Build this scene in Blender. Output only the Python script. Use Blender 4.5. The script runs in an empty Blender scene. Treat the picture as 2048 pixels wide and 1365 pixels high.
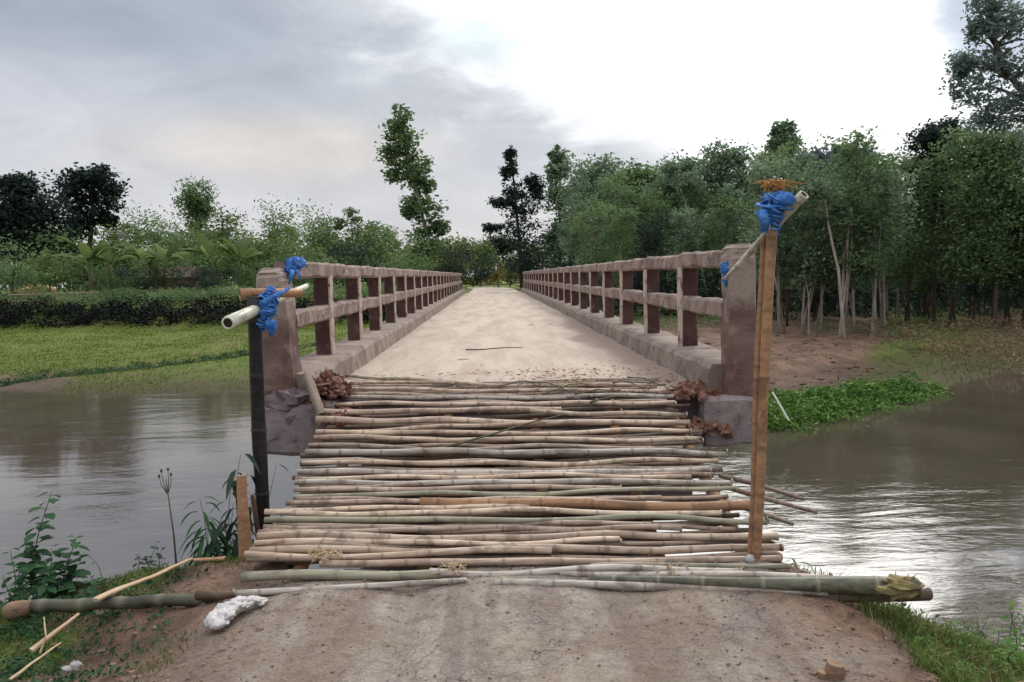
import bpy, math, random
import numpy as np
from mathutils import Vector, Matrix, noise as mn

S = bpy.context.scene
C = S.collection
F = 1500.0            # focal length in photo pixels (2048 wide)
EYE = 1.2
GZ = -0.70            # near ground level (bridge deck = 0)
WZ = -2.0             # water level

# ---------------------------------------------------------------- camera
cam_d = bpy.data.cameras.new('camera')
cam_d.lens = F / 2048 * 36; cam_d.sensor_width = 36
cam_d.clip_start = 0.05; cam_d.clip_end = 3000
cam = bpy.data.objects.new('camera', cam_d); C.objects.link(cam)
CM = (Matrix.Rotation(math.radians(-1.54), 4, 'Z') @ Matrix.Rotation(math.radians(90 - 5.03), 4, 'X')
      @ Matrix.Rotation(-0.026, 4, 'Z'))
CM.translation = (0, 0, EYE)
cam.matrix_world = CM
S.camera = cam
CR = CM.to_3x3()
CAMP = Vector((0, 0, EYE))

def ray(px, py):
    return CR @ Vector(((px - 1024) / F, (682.5 - py) / F, -1))
def at_y(px, py, y):
    r = ray(px, py); return CAMP + r * (y / r.y)
def at_z(px, py, z):
    r = ray(px, py); return CAMP + r * ((z - EYE) / r.z)

# ---------------------------------------------------------------- world and sun
SUN_AZ, SUN_EL = 0.42, math.radians(38)      # azimuth right of the bridge axis
W = bpy.data.worlds.new('World'); S.world = W; W.use_nodes = True
nt = W.node_tree; nt.nodes.clear()
def N(nt, t, **k):
    n = nt.nodes.new(t)
    for a, b in k.items(): setattr(n, a, b)
    return n
def math_node(nt, op, a, b=None, c=None, clamp=False):
    n = nt.nodes.new('ShaderNodeMath'); n.operation = op; n.use_clamp = clamp
    for i, v in enumerate((a, b, c)):
        if v is None: continue
        if isinstance(v, (int, float)): n.inputs[i].default_value = v
        else: nt.links.new(v, n.inputs[i])
    return n.outputs[0]
def mix_col(nt, fac, a, b, mode='MIX'):
    n = nt.nodes.new('ShaderNodeMix'); n.data_type = 'RGBA'; n.blend_type = mode
    for i, v in ((0, fac), (6, a), (7, b)):
        if isinstance(v, (int, float)): n.inputs[i].default_value = v
        elif isinstance(v, tuple): n.inputs[i].default_value = (*v[:3], 1)
        else: nt.links.new(v, n.inputs[i])
    return n.outputs[2]
def smooth(nt, v, a, b):
    n = nt.nodes.new('ShaderNodeMapRange'); n.interpolation_type = 'SMOOTHSTEP'
    nt.links.new(v, n.inputs[0]); n.inputs[1].default_value = a; n.inputs[2].default_value = b
    return n.outputs[0]
def noise_tex(nt, vec, scale, detail=4, rough=.55, dist=0):
    n = nt.nodes.new('ShaderNodeTexNoise'); n.inputs['Scale'].default_value = scale
    n.inputs['Detail'].default_value = detail; n.inputs['Roughness'].default_value = rough
    n.inputs['Distortion'].default_value = dist
    if vec is not None: nt.links.new(vec, n.inputs['Vector'])
    return n.outputs[0]

tc = N(nt, 'ShaderNodeTexCoord')
sep = N(nt, 'ShaderNodeSeparateXYZ'); nt.links.new(tc.outputs['Generated'], sep.inputs[0])
az = math_node(nt, 'ARCTAN2', sep.outputs[0], sep.outputs[1])
el = math_node(nt, 'ARCSINE', sep.outputs[2])
comb = N(nt, 'ShaderNodeCombineXYZ')
nt.links.new(math_node(nt, 'MULTIPLY', az, 1.0), comb.inputs[0])
nt.links.new(math_node(nt, 'MULTIPLY', el, 2.4), comb.inputs[1])
nz = noise_tex(nt, comb.outputs[0], 2.6, 6, .55, .3)
nz2 = noise_tex(nt, comb.outputs[0], 7.0, 5, .6, .2)
n0 = math_node(nt, 'SUBTRACT', nz, .5)
n1 = math_node(nt, 'SUBTRACT', nz2, .5)
def blob(ca, ce, ra, re, kn=1.2, kn1=.5, hard=0.35):
    a = math_node(nt, 'DIVIDE', math_node(nt, 'SUBTRACT', az, ca), ra)
    e = math_node(nt, 'DIVIDE', math_node(nt, 'SUBTRACT', el, ce), re)
    r = math_node(nt, 'SQRT', math_node(nt, 'ADD', math_node(nt, 'MULTIPLY', a, a), math_node(nt, 'MULTIPLY', e, e)))
    r = math_node(nt, 'ADD', r, math_node(nt, 'MULTIPLY', n0, kn))
    r = math_node(nt, 'ADD', r, math_node(nt, 'MULTIPLY', n1, kn1))
    return smooth(nt, r, 1 + hard, 1 - hard)
def C8(r, g, b):
    f = lambda c: ((c / 255 + .055) / 1.055) ** 2.4 if c > 10 else c / 255 / 12.92
    return (f(r), f(g), f(b))
col = mix_col(nt, smooth(nt, el, -.02, .30), C8(218, 216, 220), C8(203, 206, 213))
col = mix_col(nt, math_node(nt, 'MULTIPLY', blob(-.40, .28, .34, .07, 1.4, .9, .6), .9), col, C8(168, 177, 191))     # slate band left
col = mix_col(nt, math_node(nt, 'MULTIPLY', blob(-.10, .20, .34, .06, 1.0, .6, .8), .55), col, C8(192, 196, 203))
col = mix_col(nt, math_node(nt, 'MULTIPLY', blob(.12, .19, .28, .05, 1.2, .6, .6), .55), col, C8(188, 190, 198))
col = mix_col(nt, math_node(nt, 'MULTIPLY', blob(-.26, .165, .18, .035, 1.2, .5, .7), .7), col, C8(236, 226, 214))    # warm streak
col = mix_col(nt, math_node(nt, 'MULTIPLY', blob(-.58, .21, .2, .05, 1.0, .5, .7), .6), col, C8(220, 222, 230))
halo = blob(.30, .40, .50, .27, .8, .5, .45)
col = mix_col(nt, math_node(nt, 'MULTIPLY', halo, .62), col, C8(228, 231, 236))
glow = blob(.31, .41, .41, .225, 1.0, .9, .32)
col = mix_col(nt, glow, col, (1.45, 1.46, 1.44))
col = mix_col(nt, math_node(nt, 'MULTIPLY', blob(.42, .17, .12, .02, 1.4, 1.0, .8), .7), col, C8(214, 226, 234))
col = mix_col(nt, math_node(nt, 'MULTIPLY', blob(.25, .27, .06, .025, 1.2, 1.0, .7), .8), col, C8(205, 236, 244))
col = mix_col(nt, math_node(nt, 'MULTIPLY', blob(.02, .30, .09, .035, 1.3, .9, .7), .6), col, C8(212, 232, 240))
glow2 = blob(SUN_AZ, .42, .26, .2, .4, .1, .8)
col = mix_col(nt, math_node(nt, 'MULTIPLY', glow2, .8), col, (4.6, 4.5, 4.3))
col = mix_col(nt, math_node(nt, 'MULTIPLY', blob(.60, .27, .09, .08, 1.3, 1.1, .6), .95), col, C8(190, 202, 220))
nz3 = noise_tex(nt, comb.outputs[0], 5.0, 7, .62, .8)
col = mix_col(nt, 1.0, col, mix_col(nt, smooth(nt, nz3, .3, .7), (.90, .905, .92), (1.09, 1.085, 1.08)), 'MULTIPLY')
# overcast sky: brighter towards the zenith
col = mix_col(nt, smooth(nt, el, .45, 1.1), col, (2.0, 2.02, 2.08))
sky = N(nt, 'ShaderNodeTexSky', sky_type='NISHITA', sun_disc=False)
sky.sun_elevation = SUN_EL; sky.sun_rotation = SUN_AZ
bgA = N(nt, 'ShaderNodeBackground'); bgA.inputs[1].default_value = .12; nt.links.new(sky.outputs[0], bgA.inputs[0])
bgB = N(nt, 'ShaderNodeBackground'); bgB.inputs[1].default_value = 1.0; nt.links.new(col, bgB.inputs[0])
ms = N(nt, 'ShaderNodeMixShader'); ms.inputs[0].default_value = .93
nt.links.new(bgA.outputs[0], ms.inputs[1]); nt.links.new(bgB.outputs[0], ms.inputs[2])
out = N(nt, 'ShaderNodeOutputWorld'); nt.links.new(ms.outputs[0], out.inputs[0])

sd = bpy.data.lights.new('sun', 'SUN'); sd.energy = 1.5; sd.angle = math.radians(14); sd.color = (1, .95, .88)
sun = bpy.data.objects.new('sun', sd); C.objects.link(sun)
sv = Vector((math.sin(SUN_AZ) * math.cos(SUN_EL), math.cos(SUN_AZ) * math.cos(SUN_EL), math.sin(SUN_EL)))
sun.rotation_euler = sv.to_track_quat('Z', 'Y').to_euler(); sun.location = (0, 0, 30)

S.view_settings.view_transform = 'Standard'; S.view_settings.look = 'None'
S.view_settings.exposure = 0.0; S.view_settings.gamma = 1.0
S.cycles.max_bounces = 6; S.cycles.transparent_max_bounces = 4

# ---------------------------------------------------------------- helpers
rng = np.random.default_rng(7)
rnd = random.Random(11)

def tag(o, label=None, cat=None, group=None, kind=None):
    if label: o['label'] = label
    if cat: o['category'] = cat
    if group: o['group'] = group
    if kind: o['kind'] = kind
    return o
def empty(name, loc=(0, 0, 0), rz=0):
    o = bpy.data.objects.new(name, None); o.location = loc; o.rotation_euler = (0, 0, rz)
    o.empty_display_size = .1; C.objects.link(o); return o
def link_mesh(name, V, Fc, mat, parent=None, smooth_=False, attrs=None, loc=None):
    """V (n,3); Fc (m,4) or (m,3) array or list of faces; attrs: dict name -> per-vertex floats"""
    me = bpy.data.meshes.new(name)
    V = np.asarray(V, dtype=np.float32)
    if isinstance(Fc, np.ndarray):
        k = Fc.shape[1]
        me.vertices.add(len(V)); me.vertices.foreach_set('co', V.ravel())
        me.loops.add(Fc.size); me.loops.foreach_set('vertex_index', Fc.astype(np.int32).ravel())
        me.polygons.add(len(Fc)); me.polygons.foreach_set('loop_start', np.arange(0, Fc.size, k, dtype=np.int32))
        me.polygons.foreach_set('loop_total', np.full(len(Fc), k, dtype=np.int32))
        me.update(calc_edges=True)
    else:
        me.from_pydata(V.tolist(), [], Fc); me.update()
    if smooth_: me.polygons.foreach_set('use_smooth', [True] * len(me.polygons))
    for a, v in (attrs or {}).items():
        at = me.attributes.new(a, 'FLOAT', 'POINT'); at.data.foreach_set('value', np.asarray(v, dtype=np.float32))
    me.materials.append(mat)
    o = bpy.data.objects.new(name, me); C.objects.link(o)
    if parent: o.parent = parent
    if loc is not None: o.location = loc
    return o

class MB:
    def __init__(s): s.v = []; s.f = []; s.a = []
    def sweep(s, rings, attr=0.0, closed=True, caps=True):
        """rings: list of lists of Vectors (same length)"""
        b = len(s.v); n = len(rings[0])
        for i, r in enumerate(rings):
            s.v += [tuple(p) for p in r]
            s.a += [attr[i] if isinstance(attr, (list, tuple)) else attr] * n
        for i in range(len(rings) - 1):
            for j in range(n if closed else n - 1):
                a = b + i * n + j; c = b + i * n + (j + 1) % n
                s.f.append((a, c, c + n, a + n))
        if caps:
            s.f.append(tuple(range(b + n - 1, b - 1, -1)))
            s.f.append(tuple(b + (len(rings) - 1) * n + j for j in range(n)))
        return s
    def tube(s, pts, radii, seg=8, amp=0, attr=0.0, caps=True, seed=0):
        pts = [Vector(p) for p in pts]
        if isinstance(radii, (int, float)): radii = [radii] * len(pts)
        rings = []; ref = None
        for i, p in enumerate(pts):
            t = (pts[min(i + 1, len(pts) - 1)] - pts[max(i - 1, 0)]).normalized()
            if ref is None:
                ref = Vector((0, 0, 1)) if abs(t.z) < .9 else Vector((1, 0, 0))
            u = (ref - t * ref.dot(t)).normalized(); ref = u
            w = t.cross(u)
            ring = []
            for j in range(seg):
                a = 2 * math.pi * j / seg
                r = radii[i]
                q = p + (u * math.cos(a) + w * math.sin(a)) * r
                if amp: q += (u * math.cos(a) + w * math.sin(a)) * amp * (mn.noise(q * 9 + Vector((seed, 0, 0))))
                ring.append(q)
            rings.append(ring)
        return s.sweep(rings, attr, caps=caps)
    def beam(s, p0, p1, prof, step=.25, amp=.006, up=Vector((0, 0, 1)), seed=0, taper=None):
        """profile [(u,v)] swept from p0 to p1; u = side, v = up"""
        p0 = Vector(p0); p1 = Vector(p1); L = (p1 - p0).length; n = max(1, int(L / step)); t = (p1 - p0) / L
        v = (up - t * up.dot(t)).normalized(); u = t.cross(v)
        rings = []
        for i in range(n + 1):
            o = p0 + t * (L * i / n); k = 1 if taper is None else 1 + (taper - 1) * i / n
            ring = []
            for (a, b) in prof:
                q = o + u * a * k + v * b * k
                d = Vector((mn.noise(q * 3.1 + Vector((seed, 0, 0))), mn.noise(q * 3.3 + Vector((0, seed, 9))), mn.noise(q * 2.9 + Vector((5, 0, seed)))))
                d2 = Vector((mn.noise(q * 14), mn.noise(q * 15 + Vector((7, 7, 7))), mn.noise(q * 13)))
                ring.append(q + d * amp + d2 * amp * .6)
            rings.append(ring)
        return s.sweep(rings)
    def blobby(s, c, r, amp=.2, seed=0, n=10, m=14, f=3, rot=None):
        rings = []
        c = Vector(c); r = Vector(r) if not isinstance(r, (int, float)) else Vector((r, r, r))
        for i in range(n + 1):
            th = math.pi * (i + .001) / (n + .002)
            ring = []
            for j in range(m):
                ph = 2 * math.pi * j / m
                d = Vector((math.sin(th) * math.cos(ph), math.sin(th) * math.sin(ph), math.cos(th)))
                k = 1 + amp * mn.noise(d * f + Vector((seed * 3.7, seed, 0))) + amp * .5 * mn.noise(d * f * 2.7 + Vector((seed, 3, 1)))
                q = Vector((d.x * r.x, d.y * r.y, d.z * r.z)) * k
                if rot: q = rot @ q
                ring.append(c + q)
            rings.append(ring)
        return s.sweep(rings)
    def build(s, name, mat, parent=None, smooth_=False, loc=None):
        V = np.array(s.v, dtype=np.float32)
        if loc is not None: V = V - np.array(loc, dtype=np.float32)
        return link_mesh(name, V, s.f, mat, parent, smooth_, {'ring': s.a}, loc)

def rect(w, h, c=.02, u0=0, v0=0):
    a, b = w / 2, h / 2
    P = [(-a + c, -b), (a - c, -b), (a, -b + c), (a, b - c), (a - c, b), (-a + c, b), (-a, b - c), (-a, -b + c)]
    return [(x + u0, y + v0) for x, y in P]

def vnoise(x, y, s=1.0, seed=0):
    """vectorised value noise -1..1"""
    x = np.asarray(x) * s + seed * 17.3; y = np.asarray(y) * s + seed * 9.1
    xi = np.floor(x); yi = np.floor(y); fx = x - xi; fy = y - yi
    fx = fx * fx * (3 - 2 * fx); fy = fy * fy * (3 - 2 * fy)
    def h(a, b):
        v = np.sin(a * 127.1 + b * 311.7) * 43758.5453
        return (v - np.floor(v)) * 2 - 1
    return (h(xi, yi) * (1 - fx) + h(xi + 1, yi) * fx) * (1 - fy) + (h(xi, yi + 1) * (1 - fx) + h(xi + 1, yi + 1) * fx) * fy
def fbm(x, y, s, o=4, seed=0):
    return sum(vnoise(x, y, s * 2 ** i, seed + i) * .5 ** i for i in range(o)) / 1.6
def sstep(a, b, x):
    t = np.clip((x - a) / (b - a), 0, 1); return t * t * (3 - 2 * t)

# ---------------------------------------------------------------- materials
def new_mat(name):
    m = bpy.data.materials.new(name); m.use_nodes = True; t = m.node_tree; t.nodes.clear()
    p = t.nodes.new('ShaderNodeBsdfPrincipled'); o = t.nodes.new('ShaderNodeOutputMaterial')
    t.links.new(p.outputs[0], o.inputs[0]); p.inputs['Specular IOR Level'].default_value = .3
    return m, t, p
def objco(t, scale=(1, 1, 1), which='Object'):
    a = t.nodes.new('ShaderNodeTexCoord'); m = t.nodes.new('ShaderNodeMapping')
    m.inputs['Scale'].default_value = scale; t.links.new(a.outputs[which], m.inputs[0]); return m.outputs[0]
def geopos(t, scale=(1, 1, 1)):
    a = t.nodes.new('ShaderNodeNewGeometry'); m = t.nodes.new('ShaderNodeMapping')
    m.inputs['Scale'].default_value = scale; t.links.new(a.outputs['Position'], m.inputs[0]); return m.outputs[0]
def bump(t, p, h, strength=.5, dist=.01):
    b = t.nodes.new('ShaderNodeBump'); b.inputs['Strength'].default_value = strength; b.inputs['Distance'].default_value = dist
    t.links.new(h, b.inputs['Height']); t.links.new(b.outputs[0], p.inputs['Normal']); return b
def attr(t, name):
    a = t.nodes.new('ShaderNodeAttribute'); a.attribute_name = name; return a.outputs['Fac']
def rough_mat(name, c1, c2, c3, scale=3, rough=.85, bstr=.5, bdist=.01, stretch=(1, 1, 1), fine=30, c3amt=.6):
    m, t, p = new_mat(name)
    g = geopos(t, stretch)
    n = noise_tex(t, g, scale, 6, .6, .2); k = smooth(t, n, .35, .65)
    c = mix_col(t, k, c1, c2)
    n2 = noise_tex(t, g, scale * 2.7, 5, .65, .3); c = mix_col(t, math_node(t, 'MULTIPLY', smooth(t, n2, .52, .68), c3amt), c, c3)
    n3 = noise_tex(t, geopos(t), fine, 4, .7)
    c = mix_col(t, .35, c, mix_col(t, n3, (.25, .25, .25), (1.0, 1.0, 1.0)), 'MULTIPLY')
    t.links.new(c, p.inputs['Base Color']); p.inputs['Roughness'].default_value = rough
    bump(t, p, math_node(t, 'ADD', n3, math_node(t, 'MULTIPLY', n2, 1.5)), bstr, bdist)
    return m
M = {}
M['rail'] = rough_mat('rail_concrete', (.38, .30, .25), (.22, .15, .135), (.10, .06, .058), 3.2, bdist=.02, c3amt=.8)
M['post'] = rough_mat('post_concrete', (.08, .038, .036), (.13, .07, .062), (.22, .15, .14), 2.6, bdist=.012, c3amt=.5)
# pale colour on road-side post faces imitates the light they catch; paint is gone from the tops of the end posts
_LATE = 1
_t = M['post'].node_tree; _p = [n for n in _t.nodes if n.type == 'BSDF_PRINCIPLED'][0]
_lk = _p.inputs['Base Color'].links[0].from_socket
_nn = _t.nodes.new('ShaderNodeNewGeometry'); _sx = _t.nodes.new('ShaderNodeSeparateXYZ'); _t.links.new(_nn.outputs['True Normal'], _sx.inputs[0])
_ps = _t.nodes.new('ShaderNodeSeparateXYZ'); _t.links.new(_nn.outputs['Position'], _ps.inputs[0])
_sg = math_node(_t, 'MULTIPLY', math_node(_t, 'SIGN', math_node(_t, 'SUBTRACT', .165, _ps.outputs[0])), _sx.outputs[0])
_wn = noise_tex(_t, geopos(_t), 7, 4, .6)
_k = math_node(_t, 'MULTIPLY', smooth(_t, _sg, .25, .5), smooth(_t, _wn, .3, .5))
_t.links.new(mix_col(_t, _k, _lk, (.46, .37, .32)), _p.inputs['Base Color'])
M['endpost'] = rough_mat('end_post_concrete', (.22, .14, .12), (.13, .07, .065), (.32, .25, .21), 2.4, bdist=.014, c3amt=.65)
M['kerb'] = rough_mat('kerb_concrete', (.36, .29, .24), (.23, .175, .15), (.13, .09, .08), 2.2, bdist=.02, c3amt=.8)
M['slab'] = rough_mat('slab_concrete', (.25, .20, .20), (.17, .13, .14), (.09, .06, .06), 1.8, bdist=.02)
M['block'] = rough_mat('grey_end_block', (.33, .27, .27), (.22, .17, .18), (.11, .07, .07), 3.0, bdist=.02, c3amt=.7)
M['deck'] = rough_mat('dusty_deck', (.62, .53, .43), (.54, .455, .37), (.38, .31, .26), .8, bdist=.008, stretch=(1, .35, 1), c3amt=.35)
M['brick'] = rough_mat('red_brick_rubble', (.25, .11, .075), (.14, .07, .055), (.32, .24, .19), 8, bdist=.01, c3amt=.8)
M['soil'] = rough_mat('dark_soil', (.16, .10, .07), (.09, .06, .04), (.24, .17, .12), 4, bdist=.02)
M['mudwall'] = rough_mat('hut_wall', (.30, .15, .11), (.20, .10, .08), (.34, .24, .2), 1.5)
M['tin'] = rough_mat('hut_roof', (.16, .12, .10), (.10, .075, .07), (.25, .12, .08), 1.5, rough=.5)
M['thatch'] = rough_mat('straw', (.45, .33, .12), (.35, .24, .1), (.25, .16, .07), 3)
M['bark'] = rough_mat('tree_bark', (.13, .10, .08), (.08, .06, .05), (.18, .15, .12), 3, stretch=(1, 1, .3), bdist=.02)
M['pale_bark'] = rough_mat('pale_tree_bark', (.50, .45, .38), (.34, .29, .24), (.16, .12, .10), 3, stretch=(1, 1, .5), bdist=.01)
M['stem'] = rough_mat('plant_stem', (.12, .10, .06), (.10, .12, .05), (.15, .1, .07), 8)
M['butt'] = rough_mat('torn_wood', (.30, .19, .12), (.18, .11, .07), (.10, .07, .05), 7, stretch=(.4, 1, 1), bdist=.02)
M['log'] = rough_mat('grey_log', (.10, .10, .09), (.06, .055, .05), (.22, .18, .14), 4, stretch=(.3, 1, 1), bdist=.015)
M['sack'] = rough_mat('white_woven_sack', (.66, .63, .62), (.52, .49, .48), (.30, .24, .21), 9, rough=.6, bdist=.012, fine=60, c3amt=.5)

_t = M['endpost'].node_tree; _p = [n for n in _t.nodes if n.type == 'BSDF_PRINCIPLED'][0]
_lk = _p.inputs['Base Color'].links[0].from_socket
_ps = _t.nodes.new('ShaderNodeSeparateXYZ'); _t.links.new(geopos(_t), _ps.inputs[0])
_z = math_node(_t, 'ADD', _ps.outputs[2], math_node(_t, 'MULTIPLY', noise_tex(_t, geopos(_t), 3.5, 5, .65), .9))
_t.links.new(mix_col(_t, math_node(_t, 'MULTIPLY', smooth(_t, _z, 1.15, 1.5), .8), _lk, mix_col(_t, noise_tex(_t, geopos(_t), 11, 5, .7), (.16, .12, .10), (.52, .43, .36))), _p.inputs['Base Color'])
def bamboo_mat(name, c1, c2, ringc, rough=.5):
    m, t, p = new_mat(name)
    info = t.nodes.new('ShaderNodeObjectInfo')
    g = geopos(t, (1.2, 14, 14)); n = noise_tex(t, g, 2.2, 5, .65, .4)
    c = mix_col(t, smooth(t, n, .38, .64), c1, c2)
    n2 = noise_tex(t, geopos(t), 5, 5, .65, .5)
    c = mix_col(t, math_node(t, 'MULTIPLY', smooth(t, n2, .50, .66), .75), c, tuple(min(a_, b_ * .55) for a_, b_ in zip((.15, .105, .08), c2)))      # dirt stains
    n4 = noise_tex(t, geopos(t), 2.1, 2, .5, .2)
    c = mix_col(t, math_node(t, 'MULTIPLY', smooth(t, n4, .52, .7), .4), c, tuple(a_ * k_ for a_, k_ in zip(c1, (.72, .56, .5))))
    c = mix_col(t, math_node(t, 'MINIMUM', attr(t, 'ring'), 1.0), c, mix_col(t, .7, c, ringc)); c = mix_col(t, smooth(t, attr(t, 'ring'), 1.5, 2.0), c, (.03, .02, .015))  # node rings, then near-black painted in for shade inside hollow ends
    b = t.nodes.new('ShaderNodeHueSaturation'); t.links.new(c, b.inputs['Color'])
    t.links.new(math_node(t, 'ADD', math_node(t, 'MULTIPLY', info.outputs['Random'], .5), .78), b.inputs['Value'])
    t.links.new(b.outputs[0], p.inputs['Base Color']); p.inputs['Roughness'].default_value = rough
    bump(t, p, math_node(t, 'ADD', n, n2), .4, .004)
    return m
M['bamboo'] = bamboo_mat('tan_bamboo', (.54, .43, .325), (.31, .235, .175), (.15, .10, .07))
M['bamboo_pink'] = bamboo_mat('pinkish_bamboo', (.49, .38, .295), (.29, .215, .165), (.15, .09, .07))
M['bamboo_grey'] = bamboo_mat('grey_bamboo', (.50, .45, .39), (.29, .25, .22), (.11, .09, .08))
M['bamboo_green'] = bamboo_mat('green_bamboo', (.30, .28, .20), (.19, .185, .135), (.30, .27, .18))
M['bamboo_brown'] = bamboo_mat('brown_bamboo', (.42, .24, .13), (.30, .16, .09), (.15, .08, .05))
M['bamboo_dull'] = bamboo_mat('dull_brown_bamboo', (.33, .25, .19), (.20, .145, .11), (.09, .06, .045))
M['bamboo_under'] = bamboo_mat('dark_gap_shade_bamboo', (.17, .12, .085), (.10, .07, .055), (.06, .04, .03))  # dark brown; on the lower ramp poles it imitates shade in the gaps
M['bamboo_darkgreen'] = bamboo_mat('dark_green_bamboo', (.115, .115, .075), (.06, .06, .045), (.22, .20, .14))
M['bamboo_dark'] = bamboo_mat('blackened_bamboo', (.022, .02, .02), (.012, .011, .012), (.05, .04, .04), .45)
M['bamboo_pale'] = bamboo_mat('pale_green_bamboo', (.62, .64, .52), (.48, .52, .42), (.25, .25, .18), .4)
M['wood_light'] = rough_mat('split_wood', (.62, .46, .30), (.52, .36, .22), (.35, .23, .15), 5, stretch=(.3, 1, 1))
M['husk'] = rough_mat('rotten_husk', (.30, .24, .10), (.14, .10, .06), (.42, .33, .16), 14)
M['fibre'] = rough_mat('coir_fibre', (.55, .30, .10), (.42, .22, .08), (.3, .16, .07), 9)

m, t, p = new_mat('blue_plastic'); M['blue'] = m
n = noise_tex(t, geopos(t), 18, 4, .6, .5)
t.links.new(mix_col(t, smooth(t, n, .35, .7), (.02, .10, .38), (.10, .30, .68)), p.inputs['Base Color'])
p.inputs['Roughness'].default_value = .55; bump(t, p, noise_tex(t, geopos(t), 40, 3), .6, .006)

def leaf_mat(name, dark, light, warm=None, trans=.25):
    m, t, p = new_mat(name)
    a = attr(t, 'tint')
    c = mix_col(t, a, dark, light)
    if warm: c = mix_col(t, smooth(t, a, .82, .97), c, warm)
    t.links.new(c, p.inputs['Base Color']); p.inputs['Roughness'].default_value = .75; p.inputs['Specular IOR Level'].default_value = .12
    tr = t.nodes.new('ShaderNodeBsdfTranslucent'); t.links.new(c, tr.inputs[0])
    mx = t.nodes.new('ShaderNodeMixShader'); mx.inputs[0].default_value = trans
    t.links.new(p.outputs[0], mx.inputs[1]); t.links.new(tr.outputs[0], mx.inputs[2])
    o = [x for x in t.nodes if x.type == 'OUTPUT_MATERIAL'][0]; t.links.new(mx.outputs[0], o.inputs[0])
    return m
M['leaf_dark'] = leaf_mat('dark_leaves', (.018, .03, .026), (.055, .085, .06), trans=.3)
M['leaf_mid'] = leaf_mat('mid_green_leaves', (.08, .135, .06), (.23, .33, .145), trans=.42)
M['leaf_forest'] = leaf_mat('forest_leaves', (.09, .145, .085), (.27, .37, .22), trans=.42)  # lightened grey-green, mild haze over the wood put into the colour
M['leaf_pale'] = leaf_mat('pale_green_leaves', (.05, .085, .03), (.18, .25, .08), (.30, .34, .13), trans=.35)
M['leaf_yellow'] = leaf_mat('yellow_green_leaves', (.07, .10, .03), (.22, .25, .07), (.34, .30, .09))
M['leaf_blue'] = leaf_mat('bluish_leaves', (.085, .115, .12), (.23, .30, .31), trans=.42)
M['leaf_haze'] = leaf_mat('hazed_leaves', (.10, .14, .12), (.25, .32, .28), trans=.45)  # haze-lit tone painted into the leaf colour
M['leaf_orange'] = leaf_mat('rusty_leaves', (.13, .10, .03), (.26, .20, .06))
M['leaf_shrub'] = leaf_mat('shrub_leaves', (.015, .045, .02), (.06, .14, .06))
M['leaf_bright'] = leaf_mat('lush_leaves', (.035, .09, .02), (.13, .25, .05), (.24, .33, .09))
M['grass'] = leaf_mat('grass_blades', (.05, .085, .02), (.16, .22, .06), (.30, .28, .12))
M['grass_field'] = leaf_mat('field_grass', (.07, .11, .012), (.15, .20, .03), (.20, .21, .05))
M['hedge'] = leaf_mat('hedge_leaves', (.006, .008, .009), (.011, .015, .012), trans=.05)  # near-black leaf colour stands in for shade low on the bank
M['dry'] = leaf_mat('dry_litter', (.15, .10, .06), (.38, .27, .17))

# ---------------------------------------------------------------- terrain
def near_edge(x): return np.interp(x, [-30, -8, -4, -2.7, -1.9, -1.2, 1.5, 1.9, 2.3, 3.2, 5, 9, 30], [0, 3.2, 4.8, 5.3, 5.25, 5.0, 4.85, 4.75, 4.35, 4.4, 3.6, 2, -6])
def near_top(x): return np.interp(x, [-30, -5, -3.2, -2.0, -1.6, -1.2, 1.7, 2.0, 2.5, 3.3, 5, 30], [-1.3, -1.15, -.95, -.82, -.74, GZ, GZ, GZ - .04, GZ - .30, GZ - .72, -1.65, -1.8])
def near_water(x): return np.interp(x, [-30, -8, -3, 0, 2.2, 3.2, 4.2, 5.2, 9, 30], [4, 6, 6.7, 6.3, 6.2, 6.2, 5.8, 5.3, 3.6, -3])
def far_water(x): return np.interp(x, [-200, -60, -30, -17, -12, -3, 1, 3, 5.5, 8, 11, 14, 17, 25, 60, 200], [60, 36, 27, 24.0, 22.5, 21.8, 18, 15, 14.8, 16, 18.2, 20.5, 22, 27, 45, 90])
def crease(x): return 28.9 + .62 * (x + 9) + .35 * np.sin(x * .7)
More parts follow.
